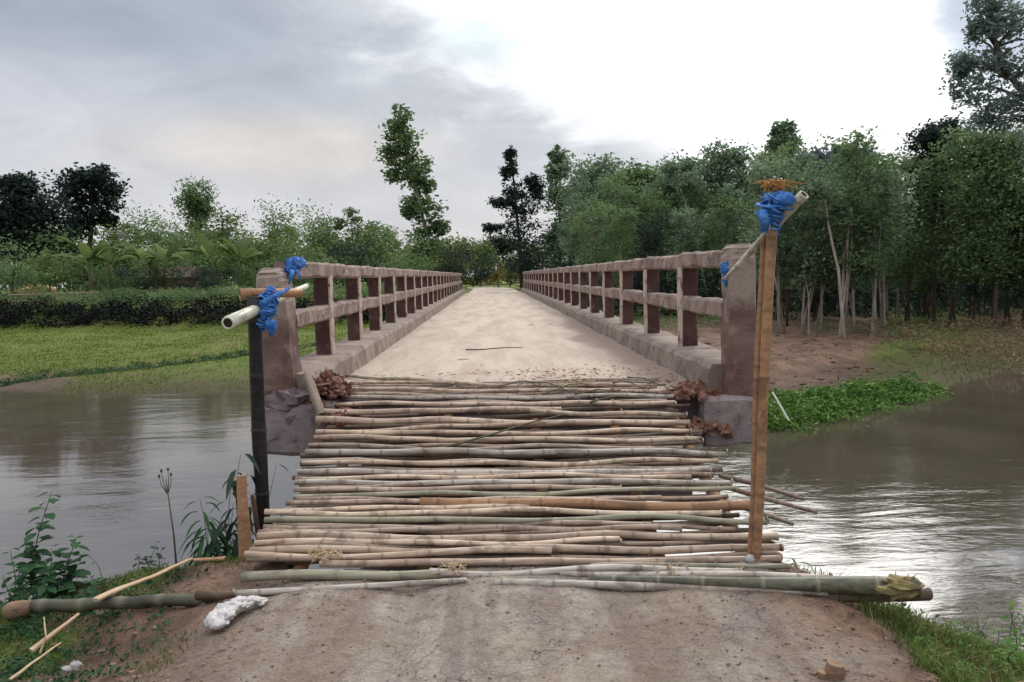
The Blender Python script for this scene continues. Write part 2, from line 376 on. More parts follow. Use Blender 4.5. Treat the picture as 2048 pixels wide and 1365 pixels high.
def H(x, y):
    x = np.asarray(x, dtype=float); y = np.asarray(y, dtype=float)
    wob = fbm(x, y, .9, 3, 3) * .25
    ye = near_edge(x); yw = near_water(x); ht = near_top(x)
    s = (y - ye) / np.maximum(yw - ye, .3)
    zn = np.where(s < 1, ht + (WZ - ht) * np.clip(s, 0, 1) ** 1.2, WZ - (s - 1) * .8)
    zn = np.maximum(zn, -3.0)
    yf = far_water(x) + wob * 1.2
    d = y - yf
    left = sstep(6, -2, x)
    hl = np.interp(d, [-6, -.2, 0, 1.2, 6, 7.5, 16, 18, 21, 400], [-3, -2.15, -2.0, -1.78, -1.5, -1.38, -1.25, -.7, .15, .2])
    hr = np.interp(d, [-6, -.2, 0, 1.5, 4.0, 5.0, 14, 30, 45, 400], [-3, -2.15, -2.0, -1.88, -1.75, -1.5, -1.38, -.6, 0, .1])
    zf = hl * left + hr * (1 - left)
    # embankment under the road beyond the bridge
    emb = sstep(48, 53, y) * (1 - sstep(4, 10, np.abs(x - .2)))
    zf = zf * (1 - emb) + -.02 * emb
    emb2 = sstep(53, 60, y)
    zf = zf * (1 - emb2) + np.minimum(.12, zf + .2) * emb2 * 1
    mid = (yw + yf) / 2
    z = np.where(y < mid, zn, zf)
    # surface relief
    land = np.clip((z - WZ) * 2, 0, 1)
    road = np.exp(-np.clip(np.abs(x) - 1.5, 0, 9) ** 2 / .1) * (y < 6)
    z = z + land * (fbm(x, y, 2.2, 4, 5) * .05 * (1 - .75 * road) + fbm(x, y, 9, 3, 9) * .018 * (1 - .5 * road)) * (y < 60)
    # shallow wheel tracks
    z = z - .04 * road * (np.exp(-((x + .55) / .22) ** 2) + np.exp(-((x - .75) / .25) ** 2))
    # path strip and furrow through the left field
    c1 = np.exp(-((y - crease(x)) / .7) ** 2) * left * (d > 0)
    z = z - c1 * .16
    z = np.where((y > 30) & (y <= 51.5) & (np.abs(x - .2) < 2.9), np.minimum(z, -.6), z)
    z = np.where((y > 51.2) & (np.abs(x - .2) < 2.7), np.minimum(z, -.03), z)
    z = z - .28 * sstep(4.83, 4.95, y) * (y < 6) * sstep(1.75, 1.5, np.abs(x - .1))
    # hollow under the left log and the edge of the mud heap
    z = z - .10 * np.exp(-((x + 2.3) / .45) ** 2 - ((y - 4.15) / .22) ** 2)
    return z
def Hs(x, y): return float(H(np.array([x]), np.array([y]))[0])

def axis(n, near, far, p=3.0):
    u = np.linspace(-1, 1, n); return np.sign(u) * (np.abs(u) * near + np.abs(u) ** p * (far - near))
gx = np.unique(np.concatenate([np.linspace(-5, 5, 201), np.linspace(5, 26, 120), -np.linspace(5, 30, 130), 26 + np.geomspace(1, 500, 40), -30 - np.geomspace(1, 500, 40)]))
gy = np.unique(np.concatenate([[-60, -30, -12, -5, 0, 1.5], np.linspace(2.4, 7.2, 120), np.linspace(7.2, 60, 230), 60 + np.geomspace(.6, 900, 45)]))
X, Y = np.meshgrid(gx, gy)
Z = H(X, Y)
nx, ny = len(gx), len(gy)
idx = np.arange(nx * ny).reshape(ny, nx)
Q = np.stack([idx[:-1, :-1], idx[:-1, 1:], idx[1:, 1:], idx[1:, :-1]], -1).reshape(-1, 4)
xs, ys = X.ravel(), Y.ravel(); zs = Z.ravel()
dfar = ys - far_water(xs)
road = np.clip(1.25 - np.abs(xs - .02) / 1.55 + fbm(xs, ys, 2.5, 3, 2) * .25, 0, 1) ** .7 * (ys < 6)
road = np.where((np.abs(xs) < 2.1) & (ys < 6), np.clip(road * 1.5, 0, 1), road * .6 * (ys < 6))
lft = sstep(5, 2, xs)
g_left = lft * sstep(-.5, .3, dfar + fbm(xs, ys, .8, 3, 1) * .8)
g_left *= 1 - .7 * np.exp(-((ys - crease(xs)) / .5) ** 2)
g_left *= 1 - .8 * sstep(-13.0, -14.5, xs + fbm(xs, ys, .5, 3, 31) * 1.5) * sstep(2.4, 1.4, dfar)
g_right = (1 - lft) * (sstep(0, .4, dfar) * sstep(3.0, 1.9, dfar + fbm(xs, ys, .7, 3, 4) * .8) + .55 * sstep(15, 21, dfar) + .9 * sstep(.51, .56, xs / np.maximum(ys, 1) + fbm(xs, ys, .4, 3, 8) * .06) * sstep(.70, .62, xs / np.maximum(ys, 1)) * (dfar > 0))
g_near = ((ys < 8) & (ys < near_water(xs) + .5)) * np.clip(sstep(1.95, 2.4, xs + fbm(xs, ys, 2, 3, 6) * .25) + sstep(-1.9, -2.6, xs) * sstep(-.1, .35, fbm(xs, ys, 1.6, 4, 12)) * .9 + sstep(-3.0, -3.4, xs), 0, 1)
grass = np.clip(g_left + g_right + g_near, 0, 1)
wet = sstep(.45, .05, zs - WZ)
terr_m, t, p = new_mat('earth_and_grass')
gp = geopos(t)
ag, ar, aw = attr(t, 'grass'), attr(t, 'road'), attr(t, 'wet')
nA = noise_tex(t, gp, 1.7, 7, .62, .3); nB = noise_tex(t, gp, 11, 6, .7, .4); nC = noise_tex(t, gp, 55, 4, .7)
soil = mix_col(t, smooth(t, nA, .36, .64), (.17, .108, .076), (.34, .21, .145))
soil = mix_col(t, math_node(t, 'MULTIPLY', smooth(t, nB, .5, .66), .7), soil, (.10, .068, .05))
strk = noise_tex(t, geopos(t, (3.2, .28, 1)), 1.6, 5, .6, .2)
rd = mix_col(t, smooth(t, strk, .36, .64), (.49, .42, .355), (.31, .25, .215))
rd = mix_col(t, math_node(t, 'MULTIPLY', smooth(t, nA, .42, .62), .75), rd, (.29, .215, .165))
rd = mix_col(t, math_node(t, 'MULTIPLY', smooth(t, nB, .50, .66), .6), rd, (.20, .145, .11))
nL = noise_tex(t, gp, .75, 4, .6, .6)
rd = mix_col(t, math_node(t, 'MULTIPLY', smooth(t, nL, .5, .64), .6), rd, (.46, .38, .27))
nL2 = noise_tex(t, geopos(t, (1, .5, 1)), 1.1, 3, .6, .8)
rd = mix_col(t, math_node(t, 'MULTIPLY', smooth(t, nL2, .52, .66), .55), rd, (.36, .315, .30))
vor = t.nodes.new('ShaderNodeTexVoronoi'); vor.feature = 'DISTANCE_TO_EDGE'; vor.inputs['Scale'].default_value = 4.5
wv = t.nodes.new('ShaderNodeVectorMath'); wv.operation = 'ADD'; wn_ = t.nodes.new('ShaderNodeTexNoise'); wn_.inputs['Scale'].default_value = 3; t.links.new(gp, wn_.inputs['Vector'])
t.links.new(gp, wv.inputs[0]); t.links.new(wn_.outputs['Color'], wv.inputs[1]); t.links.new(wv.outputs[0], vor.inputs['Vector'])
crk = math_node(t, 'MULTIPLY', smooth(t, vor.outputs['Distance'], .03, .005), smooth(t, nL2, .50, .62))
rd = mix_col(t, math_node(t, 'MULTIPLY', crk, .6), rd, (.15, .11, .09))
c = mix_col(t, ar, soil, rd)
gr = mix_col(t, smooth(t, nA, .35, .65), (.105, .16, .022), (.165, .205, .032))
gr = mix_col(t, math_node(t, 'MULTIPLY', smooth(t, nB, .5, .68), .6), gr, (.085, .10, .035))
nF = noise_tex(t, geopos(t, (.6, 1.2, 1)), .45, 5, .65, .5)
gr = mix_col(t, math_node(t, 'MULTIPLY', smooth(t, nF, .5, .66), .6), gr, (.20, .185, .06))
c = mix_col(t, math_node(t, 'MULTIPLY', ag, smooth(t, math_node(t, 'ADD', nB, math_node(t, 'MULTIPLY', ag, .35)), .42, .62)), c, gr)
c = mix_col(t, math_node(t, 'MULTIPLY', aw, .75), c, (.085, .06, .045))
c = mix_col(t, .5, c, mix_col(t, smooth(t, nC, .3, .7), (.45, .45, .45), (1.1, 1.1, 1.1)), 'MULTIPLY')
t.links.new(c, p.inputs['Base Color']); p.inputs['Roughness'].default_value = .9
bump(t, p, math_node(t, 'SUBTRACT', math_node(t, 'ADD', math_node(t, 'MULTIPLY', nB, 3.0), nC), math_node(t, 'MULTIPLY', crk, .5)), .9, .03)
o = link_mesh('ground', np.stack([xs, ys, zs], -1), Q, terr_m, smooth_=True, attrs={'grass': grass, 'road': road, 'wet': wet})
tag(o, kind='structure')

# ---------------------------------------------------------------- river
wm, t, p = new_mat('muddy_river_water')
g1 = geopos(t, (.55, 1.6, 1)); g2 = geopos(t, (1.0, 2.6, 1))
w1 = noise_tex(t, g1, 1.5, 4, .55, .5); w2 = noise_tex(t, g2, 5.5, 4, .6, .6); w3 = noise_tex(t, geopos(t, (1, .8, 1)), .35, 3, .5, .3)
w4 = noise_tex(t, geopos(t, (.6, 1.5, 1)), .55, 3, .5, .4)
hsum = math_node(t, 'ADD', math_node(t, 'ADD', math_node(t, 'MULTIPLY', w1, .65), math_node(t, 'MULTIPLY', w2, .12)), math_node(t, 'MULTIPLY', w4, 1.2))
gl = geopos(t); cc = mix_col(t, smooth(t, w3, .35, .65), (.090, .073, .056), (.065, .052, .038))
t.links.new(cc, p.inputs['Base Color']); p.inputs['Roughness'].default_value = .025
p.inputs['Specular IOR Level'].default_value = .5; p.inputs['IOR'].default_value = 2.8
b = bump(t, p, hsum, .55, .10)
t.links.new(math_node(t, 'ADD', math_node(t, 'MULTIPLY', smooth(t, w3, .35, .7), .20), .05), b.inputs['Strength'])
wx = np.array([-400, -60, 60, 400.]); wy = np.array([-60, 0, 60, 130.])
XX, YY = np.meshgrid(wx, wy)
wi = np.arange(16).reshape(4, 4)
WQ = np.stack([wi[:-1, :-1], wi[:-1, 1:], wi[1:, 1:], wi[1:, :-1]], -1).reshape(-1, 4)
o = link_mesh('river_water', np.stack([XX.ravel(), YY.ravel(), np.full(16, WZ)], -1), WQ, wm); tag(o, kind='structure')

# far road
mb = MB()
rings = []
for i in range(40):
    y = 52.0 + i * .75
    cx = .2 - max(0, y - 66) ** 2 * .012
    rings.append([(cx - 1.75 + .15 * mn.noise(Vector((y, 0, 0))), y, .004), (cx, y, .03), (cx + 1.85 + .15 * mn.noise(Vector((y, 5, 0))), y, .004)])
mb.sweep(rings, closed=False, caps=False)
V = np.array(mb.v); Fq = np.array(mb.f)
o = link_mesh('far_road', V, Fq, M['deck']); tag(o, kind='structure')

# ---------------------------------------------------------------- bridge
BY0, BY1 = 7.35, 52.5
XL, XR = -1.95, 2.28
bridge = empty('road_bridge', (0.165, BY0, 0))
tag(bridge, 'old narrow concrete road bridge with maroon two-rail parapets, running straight away over the river', 'bridge')
def bpart(mb, name, mat, parent=bridge, label=None, sm=False):
    o = mb.build(name, mat, None, sm)
    o.parent = parent; o.matrix_parent_inverse = Matrix.Identity(4)
    # keep world placement: the geometry is in world space
    base = Vector((0, 0, 0)); q = parent
    while q is not None: base += q.location; q = q.parent
    o.data.transform(Matrix.Translation(-base))
    if label: o['label'] = label
    return o
# deck slab: one grid with dust relief
n1, n2 = 60, 260
dx = np.linspace(XL + .18, XR - .15, n1); dy = BY0 + .02 + (BY1 - BY0) * np.linspace(0, 1, n2) ** 1.6
DX, DY = np.meshgrid(dx, dy)
DZ = fbm(DX, DY, .9, 4, 3) * .012 + fbm(DX, DY, 6, 3, 5) * .006 + .05 * np.clip((DX - 1.3) / .8, 0, 1) ** 2 * (.6 + .5 * fbm(DX, DY, .7, 3, 8)) + .03 * np.clip((-1.15 - DX) / .6, 0, 1) ** 2
ii = np.arange(n1 * n2).reshape(n2, n1)
DQ = np.stack([ii[:-1, :-1], ii[:-1, 1:], ii[1:, 1:], ii[1:, :-1]], -1).reshape(-1, 4)
m, t, p = new_mat('dusty_deck_surface')
gp = geopos(t); st = noise_tex(t, geopos(t, (1.6, .3, 1)), 1.4, 6, .6, .4); fn = noise_tex(t, gp, 14, 6, .7, .3); ft = noise_tex(t, gp, 60, 4, .7)
c = mix_col(t, smooth(t, st, .35, .68), (.55, .46, .375), (.42, .34, .28))
c = mix_col(t, math_node(t, 'MULTIPLY', smooth(t, fn, .52, .68), .5), c, (.31, .235, .185))
edge = attr(t, 'edge')
c = mix_col(t, smooth(t, math_node(t, 'ADD', edge, math_node(t, 'MULTIPLY', math_node(t, 'SUBTRACT', fn, .5), .9)), .35, .75), c, (.31, .235, .20))
c = mix_col(t, .4, c, mix_col(t, ft, (.4, .4, .4), (1.15, 1.15, 1.15)), 'MULTIPLY')
t.links.new(c, p.inputs['Base Color']); p.inputs['Roughness'].default_value = .92
bump(t, p, math_node(t, 'ADD', fn, math_node(t, 'MULTIPLY', ft, .4)), .7, .02)
edge_v = np.clip(sstep(1.1, 2.0, DX + fbm(DX, DY, .5, 3, 4) * .35) * sstep(34, 12, DY) + .55 * sstep(-1.2, -1.75, DX + fbm(DX, DY, .8, 3, 7) * .25), 0, 1)
o = link_mesh('deck_surface', np.stack([DX.ravel() - .165, DY.ravel() - BY0, DZ.ravel() + .012], -1), DQ, m, bridge, True, {'edge': edge_v.ravel()})
mb = MB(); mb.beam((.165, BY0, -.22), (.165, BY1, -.22), rect(XR - XL + .66, .44, .03), .5, .012); bpart(mb, 'deck_slab', M['slab'])
for gx_ in (-1.3, .165, 1.63):
    mb = MB(); mb.beam((gx_, BY0 + .8, -.75), (gx_, BY1, -.75), rect(.35, .68, .03), 1, .01); bpart(mb, 'girder', M['slab'])
for y in (8.7, 22.5, 36.5, 50):
    mb = MB()
    mb.beam((.165 - 2.1, y, -1.25), (.165 + 2.1, y, -1.25), rect(.6, .36, .03), .3, .01)
    for x in (-1.2, 1.5): mb.tube([(x, y, -1.1), (x, y, -3.4)], .28, 14)
    bpart(mb, 'pier', M['slab'])
def kerb_prof(sgn):
    # u is +x side looking along +y (t x v = y x z = x)
    inner = .19 if sgn < 0 else -.16
    outer = -.36 * 1 if sgn < 0 else .36
    return inner, outer
mb = MB(); mb.beam((XL, BY0, 0), (XL, BY1, 0), [(-.36, .0), (.23, .0), (.20, .24), (.17, .285), (-.33, .29), (-.36, .26)], .22, .012, seed=2); bpart(mb, 'kerb', M['kerb'])
mb = MB(); mb.beam((XR, BY0 - .15, 0), (XR, BY1, 0), [(-.20, .0), (.36, .0), (.36, .26), (.33, .29), (-.13, .285), (-.17, .24)], .22, .016, seed=7); bpart(mb, 'kerb', M['kerb'])
for sgn, X0, y0 in ((-1, XL, 7.30), (1, XR, 7.05)):
    cx = X0 + sgn * .11
    mb = MB(); mb.beam((cx, y0 + .3, 1.31), (cx, BY1, 1.31), rect(.225, .17, .022), .09, .024, seed=3)
    rail = bpart(mb, 'railing', M['rail'], label='left parapet, low end post with blue twine on its top rail' if sgn < 0 else 'right parapet, tall end post beside the brown bamboo pole')
    mb = MB(); mb.beam((cx, y0 + .3, .80), (cx, BY1, .80), rect(.20, .175, .022), .09, .022, seed=5); bpart(mb, 'mid_rail', M['rail'], rail)
    # end post
    mb = MB()
    rr = []
    if sgn < 0:
        for z, xi, xo, yy0 in ((-.06, -1.88, -2.24, 7.24), (.2, -1.92, -2.24, 7.25), (.55, -1.95, -2.24, 7.27), (1.0, -1.98, -2.25, 7.28), (1.20, -1.99, -2.26, 7.29), (1.28, -2.01, -2.24, 7.31), (1.33, -2.05, -2.2, 7.36)):
            a, bq, c_ = xo, xi, .03
            rr.append([(a + c_, yy0, z), (bq - c_, yy0, z), (bq, yy0 + c_, z), (bq, yy0 + .36, z), (bq - c_, yy0 + .4, z), (a + c_, yy0 + .4, z), (a, yy0 + .36, z), (a, yy0 + c_, z)])
    else:
        for z, xi, xo, yy0 in ((-.06, 2.24, 2.52, 6.98), (.3, 2.25, 2.52, 6.98), (.8, 2.26, 2.51, 6.99), (1.3, 2.27, 2.50, 7.0), (1.40, 2.28, 2.50, 7.0), (1.44, 2.31, 2.46, 7.03)):
            a, bq, c_ = xi, xo, .03
            rr.append([(a + c_, yy0, z), (bq - c_, yy0, z), (bq, yy0 + c_, z), (bq, yy0 + .3, z), (bq - c_, yy0 + .34, z), (a + c_, yy0 + .34, z), (a, yy0 + .3, z), (a, yy0 + c_, z)])
    # refine rings
    fine = []
    for i in range(len(rr) - 1):
        k = 5
        for q in range(k):
            u = q / k
            fine.append([Vector(a).lerp(Vector(b_), u) + Vector((mn.noise(Vector(a) * 4 + Vector((0, 0, u * 2))), mn.noise(Vector(a) * 5 + Vector((0, 3, u * 2))), 0)) * .026 for a, b_ in zip(rr[i], rr[i + 1])])
    fine.append([Vector(a) for a in rr[-1]])
    mb.sweep(fine); bpart(mb, 'end_post', M['endpost'], rail)
    # posts every 2.05 m
    k = 0; y = y0 + 2.0
    while y < BY1 - .2:
        mb = MB()
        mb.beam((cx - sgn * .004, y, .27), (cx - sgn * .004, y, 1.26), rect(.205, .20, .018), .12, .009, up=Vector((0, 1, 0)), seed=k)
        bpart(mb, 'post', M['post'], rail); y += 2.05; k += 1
# broken end beam and wing blocks at the near end
mb = MB(); mb.beam((XL - .36, 7.30, -.22), (XL + .42, 7.30, -.22), rect(.32, .48, .03), .1, .03); bpart(mb, 'broken_beam_end', M['block'])
mb = MB(); mb.beam((XR - .28, 7.1, -.24), (XR + .28, 7.1, -.24), rect(.34, .46, .03), .1, .035, seed=4); bpart(mb, 'broken_beam_end', M['block'])
mb = MB(); mb.beam((XL + .14, 7.28, .30), (XL + .34, 6.98, -.06), rect(.07, .09, .015), .08, .012); bpart(mb, 'broken_kerb_tip', M['kerb'])
mb = MB(); mb.blobby((XL - .02, 7.22, .0), (.20, .12, .16), .8, 3, 9, 12); bpart(mb, 'mortar_lump', M['slab'])

# rubble heaps at both corners of the bridge end
def rubble(cx, cy, cz, w, d, h, n, seed, label):
    r = random.Random(seed); mb = MB()
    for i in range(n):
        a, b_ = r.gauss(0, .42), r.gauss(0, .42)
        s = r.choice([.015, .02, .025, .03, .04, .055])
        zz = cz + h * max(0, 1 - (a * a + b_ * b_)) * r.uniform(.3, 1)
        rot = Matrix.Rotation(r.uniform(0, 6), 3, (r.random(), r.random(), r.random() + .1))
        mb.blobby((cx + a * w, cy + b_ * d, zz), (s * 1.35, s * .95, s * .62), .9, r.uniform(0, 50), 3, 5, 2, rot)
    o = mb.build('brick_rubble', M['brick'], None, False, loc=(cx, cy, cz)); tag(o, label, 'rubble', kind='stuff')
rubble(-1.62, 7.42, .02, .24, .32, .26, 330, 5, 'red brick rubble heaped against the left end post')
rubble(-1.42, 7.08, -.12, .2, .2, .08, 160, 8, 'red brick fragments spilling down at the left corner of the bamboo ramp')
rubble(1.98, 7.36, -.02, .24, .30, .09, 200, 6, 'red brick rubble in the right corner where the ramp meets the bridge')
rubble(1.98, 6.95, -.32, .28, .12, .08, 160, 9, 'broken red brick under the right end of the bridge deck')

# ---------------------------------------------------------------- bamboo ramp
RY = [4.2, 4.72, 5.6, 6.5, 7.2, 7.5, 9.2]
RZ = [GZ - .02, GZ + .0, -.44, -.19, .0, .045, .045]
def ramp_z(y): return float(np.interp(y, RY, RZ))
def ramp_hit(px, py):
    r = ray(px, py); lo = None
    y = 3.6
    while y < 10:
        q = CAMP + r * (y / r.y)
        if q.z < ramp_z(y): break
        y += .01
    return q
def culm(p0, p1, r0, r1, seed, seg=10, sag=.012, node=.32, bow=.02):
    """a bamboo culm: tapered tube with raised nodes; returns MB"""
    rr = random.Random(seed); p0 = Vector(p0); p1 = Vector(p1); L = (p1 - p0).length; d = (p1 - p0) / L
    mb = MB(); pts = []; rad = []; at_ = []
    s = 0.0; nxt = rr.uniform(.05, node)
    marks = []
    while nxt < L - .02: marks.append(nxt); nxt += node * rr.uniform(.8, 1.2)
    ss = set(np.linspace(0, L, max(4, int(L / .12))).tolist())
    for mk in marks:
        for e in (-.022, -.008, .0, .008, .022): ss.add(min(max(mk + e, 0), L))
    for s in sorted(ss):
        u = s / L
        k = 0.0
        for mk in marks: k = max(k, 1 - abs(s - mk) / .014)
        off = Vector((0, 0, 0))
        ax = Vector((0, 1, 0)) if abs(d.z) < .7 else Vector((1, 0, 0))
        off += ax * bow * mn.noise(Vector((s * .9, seed * 3.1, 0))) * 2 + Vector((0, 0, 1)) * (sag * mn.noise(Vector((s * 1.3, 7, seed * 1.7))) * 2 if abs(d.z) < .7 else 0)
        pts.append(p0 + d * s + off); rad.append((r0 + (r1 - r0) * u) * (1 + .10 * mn.noise(Vector((s * 2.2, seed, 3)))) * (1 + .09 * max(0, k))); at_.append(max(0.0, min(1.0, k)))
    mb.tube(pts, rad, seg, attr=at_)
    return mb
def hollow_end(mb, p, d, r):
    """short bore at the cut end, its inner shade painted near-black"""
    d = Vector(d).normalized(); p = Vector(p)
    u = d.orthogonal().normalized(); w = d.cross(u)
    ringf = lambda c, rr_: [c + (u * math.cos(a) + w * math.sin(a)) * rr_ for a in [i * math.pi / 6 for i in range(12)]]
    mb.sweep([ringf(p - d * .001, r), ringf(p + d * .012, r * .98), ringf(p + d * .012, r * .74), ringf(p - d * .0008, r * .70)], attr=[0, 0, 0, 3.0], caps=False)
    b0 = len(mb.v); mb.v += [tuple(q) for q in ringf(p + d * .0015, r * .8)]; mb.a += [3.0] * 12; mb.f.append(tuple(range(b0, b0 + 12)))

# (left px, left py, right px, right py, thickness px, look)
rows = [
 (690, 756, 905, 768, 8, 'green'), (700, 768, 1290, 772, 8, 'tan'), (688, 782, 1330, 786, 9, 'tan'),
 (684, 797, 1345, 796, 10, 'grey'), (672, 812, 1350, 812, 11, 'pink'), (640, 828, 1120, 824, 13, 'pink'), (1060, 826, 1372, 834, 11, 'tan'),
 (634, 848, 1376, 850, 15, 'pink'), (640, 862, 1090, 852, 9, 'tan'), (632, 868, 1380, 866, 11, 'tan'), (628, 882, 1404, 886, 12, 'tan'), 
 (617, 900, 1300, 898, 11, 'pink'), (612, 912, 1452, 909, 15, 'grey'), (606, 926, 1180, 926, 11, 'pink'), (604, 934, 1434, 930, 12, 'tan'), 
 (597, 946, 1420, 944, 13, 'grey'), (592, 960, 1380, 957, 11, 'tan'), (590, 972, 1462, 966, 13, 'grey'), (588, 985, 1240, 978, 11, 'pink'), 
 (586, 994, 1470, 982, 11, 'green'), (575, 1008, 1320, 998, 12, 'pink'), (840, 1010, 1504, 1014, 24, 'brown'), (566, 1020, 1060, 1014, 12, 'tan'), 
 (532, 1032, 1440, 1028, 14, 'tan'), (530, 1046, 1532, 1046, 15, 'green'), (528, 1056, 1300, 1054, 12, 'tan'), (520, 1066, 1360, 1060, 13, 'pink'), 
 (514, 1080, 1552, 1076, 19, 'tan'), (508, 1092, 1240, 1088, 13, 'tan'), (500, 1104, 1562, 1100, 19, 'tan'), (492, 1113, 1100, 1108, 16, 'tan'), 
 (640, 1128, 1560, 1118, 17, 'pink'), (1180, 1134, 1576, 1138, 13, 'green'), (482, 1164, 905, 1148, 24, 'green'), 
 (860, 1146, 1480, 1150, 17, 'grey'), (1120, 1150, 1660, 1158, 15, 'grey'),
]
_ex = []
for _i, r_ in enumerate(rows):
    _ex.append(r_[:4] + (r_[4] * .80 if r_[5] != 'brown' else 20,) + r_[5:])
    if 2 <= _i < len(rows) - 4:
        n_ = rows[_i + 1]
        if r_[2] - r_[0] > 600 and n_[2] - n_[0] > 600:
            _ex.append((r_[0] + rnd.uniform(-4, 26), (r_[1] + n_[1]) / 2 + rnd.uniform(-1, 1), r_[2] - rnd.uniform(0, 60), (r_[3] + n_[3]) / 2 + rnd.uniform(-1, 1), 8.5, 'dull'))
rows = _ex
mats = {'dull': 'bamboo_dull', 'tan': 'bamboo', 'pink': 'bamboo_pink', 'grey': 'bamboo_grey', 'green': 'bamboo_green', 'brown': 'bamboo_brown'}
words = {'dull': 'thin dull brown', 'tan': 'tan', 'pink': 'pinkish tan', 'grey': 'weathered grey', 'green': 'greenish', 'brown': 'thick reddish brown'}
def ordw(n):
    L_ = ['first', 'second', 'third', 'fourth', 'fifth', 'sixth', 'seventh', 'eighth', 'ninth', 'tenth', 'eleventh', 'twelfth', 'thirteenth', 'fourteenth',
          'fifteenth', 'sixteenth', 'seventeenth', 'eighteenth', 'nineteenth', 'twentieth', 'twenty-first', 'twenty-second', 'twenty-third', 'twenty-fourth',
          'twenty-fifth', 'twenty-sixth', 'twenty-seventh', 'twenty-eighth', 'twenty-ninth', 'thirtieth', 'thirty-first', 'thirty-second', 'thirty-third',
          'thirty-fourth', 'thirty-fifth', 'thirty-sixth', 'thirty-seventh', 'thirty-eighth', 'thirty-ninth', 'fortieth'] + ['forty-' + w for w in ('first', 'second', 'third', 'fourth', 'fifth', 'sixth', 'seventh', 'eighth', 'ninth')] + ['fiftieth'] + ['fifty-' + w for w in ('first', 'second', 'third', 'fourth', 'fifth', 'sixth', 'seventh', 'eighth', 'ninth')] + ['sixtieth']
    return L_[n - 1]
GB = 'bamboo poles laid side by side across the ramp'
for i, (xl, yl, xr, yr, th, look) in enumerate(rows):
    a = ramp_hit(xl, yl); b_ = ramp_hit(xr, yr)
    r = th / F * (a.y + b_.y) / 2 * .56
    r = max(r, .019)
    dzz = (-.022 if look == 'dull' else .006) ; a.z += r * .3 + dzz + rnd.uniform(-.012, .016); b_.z += r * .3 + dzz + rnd.uniform(-.008, .012)
    mb = culm(a, b_, r * rnd.uniform(.92, 1.08), r * rnd.uniform(.85, 1.0), i + 3, sag=.018, bow=.036)
    dd = (b_ - a).normalized()
    hollow_end(mb, b_, dd, r * .95)
    o = mb.build('bamboo_pole', M[mats[look]], None, True, loc=tuple(a))
    ext = ('full-width' if xr - xl > 650 + (yl - 750) * .7 else ('short left-hand' if xl < 800 else 'short right-hand'))
    tag(o, f'{words[look]} {ext} bamboo ramp pole, {ordw(i + 1)} counted from the bridge end', 'bamboo pole', GB)
# thinner, darker culms filling the gaps from below
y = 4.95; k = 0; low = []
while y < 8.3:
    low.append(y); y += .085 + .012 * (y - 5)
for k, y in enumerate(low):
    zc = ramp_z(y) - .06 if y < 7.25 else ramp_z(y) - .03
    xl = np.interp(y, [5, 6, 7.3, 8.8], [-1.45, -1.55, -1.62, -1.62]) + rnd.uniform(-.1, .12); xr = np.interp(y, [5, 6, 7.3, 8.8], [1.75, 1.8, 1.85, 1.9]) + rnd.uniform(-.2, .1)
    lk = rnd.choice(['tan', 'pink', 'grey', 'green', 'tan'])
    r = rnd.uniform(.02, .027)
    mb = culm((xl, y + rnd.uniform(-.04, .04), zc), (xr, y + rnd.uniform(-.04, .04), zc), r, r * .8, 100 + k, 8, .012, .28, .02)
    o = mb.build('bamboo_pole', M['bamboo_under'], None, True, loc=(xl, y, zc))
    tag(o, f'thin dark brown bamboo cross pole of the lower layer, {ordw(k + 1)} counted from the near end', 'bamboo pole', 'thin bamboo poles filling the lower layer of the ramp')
# lengthwise bearers under the ramp
for k, (x, wd) in enumerate(((-1.35, 'leftmost'), (-.5, 'second from the left'), (.35, 'third from the left'), (1.1, 'fourth from the left'), (1.7, 'rightmost'))):
    mb = culm((x, 4.95, GZ - .07), (x + .05, 7.6, -.10), .05, .045, 300 + k, 10, .0, .35, .01)
    o = mb.build('bamboo_bearer', M['bamboo_brown'], None, True, loc=(x, 4.95, GZ))
    tag(o, f'thick lengthwise bamboo bearer under the ramp, {wd}', 'bamboo pole', 'lengthwise bamboo bearers under the ramp')
# big edge culms on the near ground
def simple_pole(name, pA, pB, r0, r1, mat, label, cat, seed, group=None, node=.3, seg=12, bow=.01, sag=.006, holl=True):
    mb = culm(pA, pB, r0, r1, seed, seg, sag, node, bow)
    if holl:
        d = (Vector(pB) - Vector(pA)); hollow_end(mb, pB, d, r1 * .98); hollow_end(mb, pA, -d, r0 * .98)
    o = mb.build(name, M[mat], None, True, loc=tuple(pA)); tag(o, label, cat, group); return o
def gpt(px, py, dz=0.0):
    """ray against the terrain"""
    r = ray(px, py); y = 2.5
    while y < 120:
        q = CAMP + r * (y / r.y)
        if q.z < Hs(q.x, q.y) + dz: return q
        y += .01 if y < 8 else .1
    return q
a = at_z(1180, 1160, GZ + .01); b_ = at_z(1832, 1176, GZ + .05)
simple_pole('bamboo_culm', a, b_, .022, .056, 'bamboo_darkgreen', 'thick dark green bamboo culm with a frayed end, sticking out over the right bank', 'bamboo pole', 41)
a = at_z(1640, 1192, GZ - .03); b_ = at_z(1856, 1188, GZ - .03)
simple_pole('bamboo_culm', a, b_, .034, .036, 'bamboo_under', 'short dark brown culm under the thick green culm at the right bank', 'bamboo pole', 42)
a = at_z(985, 1166, GZ + .0); b_ = at_z(1650, 1184, GZ + .0)
simple_pole('bamboo_culm', a, b_, .024, .028, 'bamboo_grey', 'thin grey bamboo half buried in the road edge, nearest the camera', 'bamboo pole', 43)
a = at_z(470, 1186, GZ + .0); b_ = at_z(930, 1162, GZ + .0)
simple_pole('bamboo_culm', a, b_, .022, .018, 'bamboo_grey', 'thin grey bamboo in front of the green edge pole at the left', 'bamboo pole', 44)
